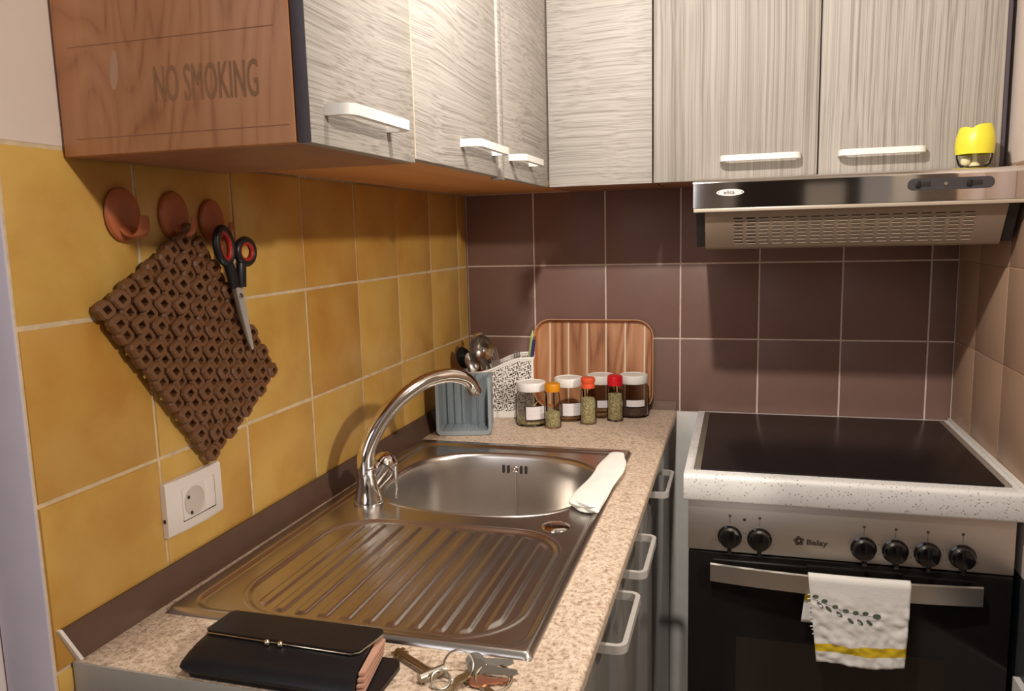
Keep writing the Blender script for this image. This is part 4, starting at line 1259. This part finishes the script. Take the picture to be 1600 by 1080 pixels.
# ------------------------------------------------------------------ cooker
PX0, PX1, PYF = 0.646, 1.2545, -0.572
hp = tag(empty('hob_surround', (0.95, -0.29, 0.846)), 'white speckled worktop slab framing the black hob', 'worktop')
bm = BM()
hx0, hx1, hy0, hy1 = 0.668, 1.2310, -0.535, -0.030
r_ = 0.010
prF = [(hy0, 0.846), (PYF + 0.003, 0.846), (PYF, 0.850)] + [(PYF + r_ - r_ * math.cos(R(a)), 0.900 - r_ + r_ * math.sin(R(a))) for a in (0, 22, 45, 67, 90)] + [(hy0, 0.900)]
prism(bm, prF, PX0, PX1, Matrix(((0, 0, 1, 0), (1, 0, 0, 0), (0, 1, 0, 0), (0, 0, 0, 1))))
box(bm, PX0, hx0, hy0, -0.002, 0.846, 0.900); box(bm, hx1, PX1, hy0, -0.002, 0.846, 0.900); box(bm, hx0, hx1, hy1, -0.002, 0.846, 0.900)
obj('slab', bm, M['speckle'], hp, angle=50)
obj('wall_seal', box(BM(), PX1 - 0.006, PX1 + 0.0015, -0.56, -0.003, 0.9002, 0.906, 0.001), M['white'], hp)
hob = tag(empty('hob', (0.95, -0.28, 0.90)), 'black glass ceramic hob set into the white slab', 'hob')
obj('glass_top', box(BM(), hx0 - 0.004 + 0.014, hx1 + 0.004 - 0.012, hy0 - 0.003, hy1 + 0.003, 0.8995, 0.9035, 0.001), M['blackglass'], hob)
obj('steel_edge', box(BM(), hx0 - 0.004, hx0 + 0.0098, hy0 - 0.003, hy1 + 0.003, 0.9001, 0.9042, 0.0008), plain('dark_metal_edge', lin(112, 104, 94), 0.4), hob)
obj('steel_edge', box(BM(), hx1 - 0.0078, hx1 + 0.004, hy0 - 0.003, hy1 + 0.003, 0.9001, 0.9042, 0.0008), plain('grey_metal_edge', lin(150, 138, 128), 0.4), hob)

ov = tag(empty('oven', (0.947, -0.3, 0.0)), 'built-in black and steel oven under the hob', 'oven')
OX0, OX1, OY = 0.655, 1.2400, -0.560
obj('body', box(BM(), OX0 + 0.004, OX1 - 0.004, OY + 0.028, -0.02, 0.12, 0.8455, 0.001), M['blackplastic'], ov)
cpn = obj('control_panel', box(BM(), OX0, OX1, OY, OY + 0.0275, 0.7395, 0.8445, 0.0012), M['ovensteel'], ov)
KX = [(0.7365, 0.7720), (0.7935, 0.7712), (0.9845, 0.7695), (1.0400, 0.7690), (1.0950, 0.7685), (1.1540, 0.7690)]
for x, z in KX:
    k = obj('knob', lathe(BM(), [(0.0235, 0.0), (0.0235, -0.003), (0.0205, -0.0045), (0.0195, -0.017), (0.0175, -0.0205), (0.010, -0.0225), (0, -0.023)], (x, OY - 0.0003, z), 32, 'y'), M['knob'], cpn)
    obj('pointer', box(BM(), x - 0.0042, x + 0.0042, OY - 0.019, OY - 0.0006, z - 0.0295, z - 0.012, 0.0015), M['knob'], k)
bm = BM()
for x, z in KX:
    box(bm, x - 0.0004, x + 0.0004, OY - 0.00025, OY + 0.0002, z + 0.026, z + 0.040)
    prism(bm, rrect(x - 0.0026, x + 0.0026, z + 0.0405, z + 0.0455, 0.001, 2), 0, 0.00025, Matrix(((1, 0, 0, 0), (0, 0, -1, OY), (0, 1, 0, 0), (0, 0, 0, 1))))
    for a in (20, -20, 160, 200):
        c_, s_ = math.cos(R(a)), math.sin(R(a))
        box(bm, x + 0.0285 * c_ - 0.0012, x + 0.0285 * c_ + 0.0012, OY - 0.00025, OY + 0.0002, z + 0.0285 * s_ - 0.0005, z + 0.0285 * s_ + 0.0005)
obj('dial_markings', bm, M['ink'], cpn, smooth=False)['kind'] = 'stuff'
obj('thermostat_lamp', lathe(BM(), [(0.0030, 0.0), (0.0028, -0.0012), (0, -0.0018)], (0.7645, OY, 0.8095), 14, 'y'), plain('unlit_lamp', lin(60, 30, 24), 0.3), cpn)
obj('lettering', facing_front(text_bm('Balay', 0.0185, 0.0002, 0.0006), (0.9005, OY - 0.0003, 0.7725), 1.02, 0.80), M['ink'], cpn, smooth=False)
bm = BM()
for k in range(5):
    a = 2 * PI * k / 5 + 0.3
    c_ = Vector((0.8675 + 0.0058 * math.cos(a), 0, 0.7740 + 0.0058 * math.sin(a)))
    prism(bm, [(0.0052 * math.cos(t_) * 1.0, 0.0036 * math.sin(t_)) for t_ in [2 * PI * q / 12 for q in range(12)]], 0, 0.0003,
          Matrix.Translation((c_.x, OY, c_.z)) @ Matrix.Rotation(-(a + 0.9), 4, 'Y') @ Matrix.Rotation(PI / 2, 4, 'X'))
obj('emblem', bm, M['ink'], cpn, smooth=False)
dr = obj('door', box(BM(), OX0 + 0.001, OX1 - 0.001, OY - 0.004, OY + 0.027, 0.14, 0.7370, 0.002), M['ovenglass'], ov)
obj('glass_window', box(BM(), 0.752, 1.135, OY - 0.0046, OY - 0.0041, 0.24, 0.562, 0.0), plain('window_glass', lin(34, 29, 26), 0.10, spec=0.4), dr)
# bowed flat handle
bm = BM(); hxA, hxB = 0.700, 1.186; nh = 28; rows = []
for k in range(nh + 1):
    f_ = k / nh; x = hxA + (hxB - hxA) * f_; bow = 0.018 * (1 - (2 * f_ - 1) ** 2)
    yv = OY - 0.026 - bow
    rows.append([bm.verts.new(p) for p in ((x, yv, 0.6855), (x, yv, 0.7205), (x, yv + 0.004, 0.7225), (x, yv + 0.009, 0.7205), (x, yv + 0.009, 0.6855), (x, yv + 0.004, 0.6835))])
for A, B in zip(rows, rows[1:]):
    for k in range(6): bm.faces.new((A[k], A[(k + 1) % 6], B[(k + 1) % 6], B[k]))
bm.faces.new(rows[0][::-1]); bm.faces.new(rows[-1])
hn = obj('handle', bm, M['handle_steel'], dr, angle=35)
for x in (0.706, 1.180):
    obj('handle_post', box(BM(), x - 0.005, x + 0.005, OY - 0.0185, OY - 0.0042, 0.690, 0.716, 0.001), M['blackplastic'], hn)

# ------------------------------------------------------------------ tea towel over the oven handle
tx0, tx1 = 0.8830, 1.0620
yh = OY - 0.044
prof = []          # (y, z) from the back hem, over the bar, to the front hem
for k in range(14): prof.append((yh + 0.0125, 0.622 + (0.7185 - 0.622) * k / 13))
for a in range(165, 14, -15): prof.append((yh + 0.0045 + 0.0085 * math.cos(R(180 - a)) * 1.0, 0.7205 + 0.0055 * math.sin(R(a))))
for k in range(44): prof.append((yh - 0.0045, 0.7180 - (0.7180 - 0.553) * k / 43))
NF = len(prof); NU = 44


def towel_pt(i, k, lift=0.0):
    f_ = i / NU; y, z = prof[k]
    front = k >= NF - 44
    back = k < 14
    t_ = (k - (NF - 44)) / 43 if front else 0
    x = tx0 + (tx1 - tx0) * f_
    if front:
        x += (0.018 * t_) * (1 - f_) - 0.006 * t_ * f_
        z += 0.004 * t_ * f_ + 0.003 * t_ * math.sin(f_ * 7 + 0.6)
    if back: x -= 0.010 * (1 - k / 13)
    bx = OY - 0.026 - 0.018 * (1 - (2 * (min(max(x, hxA), hxB) - hxA) / (hxB - hxA) - 1) ** 2) - yh
    y += bx * (1 if not back else 1)
    amp = 0.0075 * sm(0.05, 0.5, t_)
    wv = mnoise.noise(Vector((x * 24, z * 30, 0.3))) * amp + mnoise.noise(Vector((x * 60 + z * 40, z * 70 - x * 30, 4.2))) * amp * 0.6
    if front: y -= 0.0035 * t_ + abs(wv) * 1.0 + lift + 0.0012
    return Vector((x, y, z))


bm = BM(); gv = [[bm.verts.new(towel_pt(i, k)) for i in range(NU + 1)] for k in range(NF)]
for k in range(NF - 1):
    for i in range(NU):
        fc = bm.faces.new((gv[k][i], gv[k][i + 1], gv[k + 1][i + 1], gv[k + 1][i]))
        kk = k - (NF - 44)
        if 32 <= kk - (i - NU / 2) * -0.02 and kk <= 36 or (k in (6, 7, 8) and k < 14): fc.material_index = 1
tw_ = obj('tea_towel', bm, [M['towel'], M['yellowband']], org=(0.972, yh, 0.7265), angle=80)
tag(tw_, 'white tea towel with a yellow band and leaf sprig hanging on the oven handle', 'towel')
sd_ = tw_.modifiers.new('thickness', 'SOLIDIFY'); sd_.thickness = 0.0014; sd_.offset = 0
bm = BM()


def leaf(bm, fx, tz, lx, lz, rot):
    """small flat leaf printed on the front of the towel; fx 0..1 across, tz 0..1 down"""
    pts = []
    for q in range(12):
        a = 2 * PI * q / 12
        du = lx * math.cos(a) * math.cos(rot) - lz * math.sin(a) * math.sin(rot); dv = lx * math.cos(a) * math.sin(rot) + lz * math.sin(a) * math.cos(rot)
        i = (fx + du / 0.18) * NU; k = (NF - 44) + (tz - dv / 0.165) * 43
        i = min(max(i, 0), NU); k = min(max(k, NF - 44), NF - 1)
        i0, k0 = min(int(i), NU - 1), min(int(k), NF - 2)
        p00, p10, p01 = towel_pt(i0, k0, 0.0012), towel_pt(i0 + 1, k0, 0.0012), towel_pt(i0, k0 + 1, 0.0012)
        pts.append(bm.verts.new(p00 + (p10 - p00) * (i - i0) + (p01 - p00) * (k - k0)))
    bm.faces.new(pts)


for fx, tz, rot in ((0.055, 0.20, 0.2), (0.145, 0.245, 0.1), (0.25, 0.30, 0.3), (0.36, 0.335, 0.1), (0.46, 0.345, 0.2), (0.56, 0.34, 0.1)):
    leaf(bm, fx, tz, 0.0058, 0.0040, rot)
for fx, tz in ((0.095, 0.295), (0.18, 0.335), (0.29, 0.385), (0.405, 0.445), (0.505, 0.45), (0.60, 0.445)):
    leaf(bm, fx, tz, 0.0074, 0.0036, -0.75)
leaf(bm, 0.675, 0.365, 0.0078, 0.0050, 0.0)
for q in range(16):
    f_ = q / 15; leaf(bm, 0.04 + 0.60 * f_, 0.235 + 0.13 * math.sin(f_ * PI * 0.55), 0.0042, 0.00045, -0.35 + 0.45 * f_)
obj('leaf_print', bm, M['leaf'], tw_, smooth=False)['kind'] = 'stuff'
bm = BM()
for k in range(NF - 36, NF - 14, 2):
    p = towel_pt(0, k); q = Vector((random.uniform(-0.006, -0.002), 0.001, random.uniform(-0.003, 0.001)))
    tube(bm, [p, p + q * 0.6, p + q], [0.0011, 0.0013, 0.0008], 6)
obj('frayed_edge', bm, M['towel'], tw_)['kind'] = 'stuff'

# ------------------------------------------------------------------ wallet
wl = tag(empty('wallet', (0.255, -1.40, ZW)), 'black leather wallet with pink lining lying at the near end of the worktop', 'wallet')
MXp = Matrix(((0, 0, 1, 0), (1, 0, 0, 0), (0, 1, 0, 0), (0, 0, 0, 1)))
bm = prism(BM(), rrect(0.150, 0.386, -1.4385, -1.356, 0.016, 5), ZW + 0.0004, ZW + 0.0055)
obj('back_cover', bm, M['leather'], wl)
bprof = [(-1.352, ZW + 0.006), (-1.351, ZW + 0.030), (-1.358, ZW + 0.0315), (-1.398, ZW + 0.0320), (-1.412, ZW + 0.0305), (-1.430, ZW + 0.0255), (-1.440, ZW + 0.0195), (-1.444, ZW + 0.0120), (-1.441, ZW + 0.0062)]
bm = BM(); xsb = [(0.150, 0.55), (0.1525, 0.80), (0.158, 0.96), (0.166, 1.0), (0.250, 1.0), (0.340, 1.0), (0.352, 0.98)]
rows = []
zc0, yc0 = ZW + 0.015, -1.40
for x, s_ in xsb: rows.append([bm.verts.new((x + (0.014 * (p[0] + 1.352) / -0.09 if x > 0.3 else 0), yc0 + (p[0] - yc0) * (0.9 + 0.1 * s_), zc0 + (p[1] - zc0) * s_)) for p in bprof])
for A, B in zip(rows, rows[1:]):
    n = len(A)
    for k in range(n): bm.faces.new((A[k], A[(k + 1) % n], B[(k + 1) % n], B[k]))
bm.faces.new(rows[0][::-1]); bm.faces.new(rows[-1])
obj('body', bm, M['leather'], wl, angle=50)
for k in range(4):
    z = ZW + 0.0085 + k * 0.0054
    prl = [(0.3530, -1.353), (0.3600 + 0.001 * k, -1.355), (0.3745 - 0.001 * k, -1.434 + 0.003 * k), (0.3660, -1.437 + 0.003 * k)]
    obj('lining_leaf', prism(BM(), prl, z, z + 0.0030), M['pink'], wl)
bm = BM(); fl = [(0.160, -1.349), (0.356, -1.349), (0.3605, -1.354), (0.352, -1.3985), (0.345, -1.4035), (0.262, -1.4015), (0.158, -1.3995), (0.154, -1.396), (0.156, -1.353)]
prism(bm, fl, ZW + 0.0325, ZW + 0.0362)
fp_ = obj('flap', bm, M['leather'], wl)
obj('metal_edge', tube(BM(), [(0.3615, -1.358, ZW + 0.0335), (0.353, -1.3995, ZW + 0.0335), (0.3455, -1.4048, ZW + 0.0335), (0.262, -1.4028, ZW + 0.0335), (0.157, -1.4008, ZW + 0.0335)], 0.0010, 8), M['gold'], fp_)
bm = BM()
for x in (0.2405, 0.2575): sphere(bm, (x, -1.4055, ZW + 0.0345), 0.0036)
obj('clasp', bm, M['gold'], fp_)

# ------------------------------------------------------------------ keys
ky = tag(empty('key_bunch', (0.45, -1.37, ZW)), 'bunch of worn keys on rings lying beside the wallet', 'keys')
K0, K1 = Vector((0.371, -1.342, ZW + 0.0062)), Vector((0.4275, -1.3760, ZW + 0.0062))
d = (K1 - K0).normalized(); s_ = d.cross(Vector((0, 0, 1)))
k1 = obj('long_key', tube(BM(), [K0, K0 + d * 0.012, K1], [0.0044, 0.0040, 0.0044], 12), M['brass'], ky)
bm = BM()
for sg in (1, -1):
    a = K0 + d * 0.003
    m4 = Matrix(((d.x, s_.x * sg, 0, a.x), (d.y, s_.y * sg, 0, a.y), (0, 0, 1, a.z), (0, 0, 0, 1)))
    prism(bm, [(-0.004, 0), (0.009, 0), (0.009, 0.0075), (0.006, 0.0075), (0.006, 0.005), (0.002, 0.005), (0.002, 0.0085), (-0.004, 0.0085)], -0.0016, 0.0016, m4)
obj('key_bit', bm, M['brass'], k1)
bw = tube(BM(), [K1 + s_ * 0.016 - d * 0.001, K1 - s_ * 0.016 + d * 0.003], [0.0058, 0.0058], 14)
obj('key_shoulder', bw, M['nickel'], k1)


def ring_pts(c, r, nrm, n=36):
    nrm = Vector(nrm).normalized(); a = nrm.orthogonal().normalized(); b = nrm.cross(a)
    return [Vector(c) + a * r * math.cos(2 * PI * k / n) + b * r * math.sin(2 * PI * k / n) for k in range(n)]


obj('key_ring', tube(BM(), ring_pts((0.4540, -1.3620, ZW + 0.0115), 0.0165, (0.15, -0.75, 0.62)), 0.0013, 8, closed=True), M['nickel'], ky)
obj('key_ring', tube(BM(), ring_pts((0.4960, -1.3660, ZW + 0.0050), 0.0200, (0.1, -0.22, 0.97)), 0.0015, 8, closed=True), M['nickel'], ky)
obj('key_ring', tube(BM(), ring_pts((0.4420, -1.3860, ZW + 0.0065), 0.0105, (0.4, -0.5, 0.75)), 0.0016, 8, closed=True), M['nickel'], ky)


def flat_key(c, ang, lb, wb, mat, z, tilt=0.0):
    m4 = Matrix.Translation((c[0], c[1], z)) @ Matrix.Rotation(ang, 4, 'Z') @ Matrix.Rotation(tilt, 4, 'X')
    bm = BM()
    bowp = [(0.011 * math.cos(a) - 0.008, 0.0095 * math.sin(a)) for a in [R(x) for x in range(28, 333, 19)]]
    prism(bm, bowp + [(lb * 0.45, -wb), (lb * 0.6, -wb * 0.5), (lb * 0.75, -wb), (lb * 0.88, -wb * 0.6), (lb, 0), (lb * 0.95, wb), (0.004, wb)], -0.0011, 0.0011, m4)
    return obj('flat_key', bm, mat, ky)


flat_key((0.462, -1.384, 0), R(-100), 0.040, 0.004, M['brass'], ZW + 0.0062, 0.35)
flat_key((0.478, -1.350, 0), R(8), 0.036, 0.0042, M['nickel'], ZW + 0.0125, 0.9)
flat_key((0.482, -1.357, 0), R(-2), 0.040, 0.0042, M['nickel'], ZW + 0.0085, 0.8)
flat_key((0.490, -1.373, 0), R(14), 0.024, 0.004, M['copper'], ZW + 0.0040, 0.05)
flat_key((0.476, -1.372, 0), R(-35), 0.034, 0.0042, M['brass'], ZW + 0.0024, 0.0)
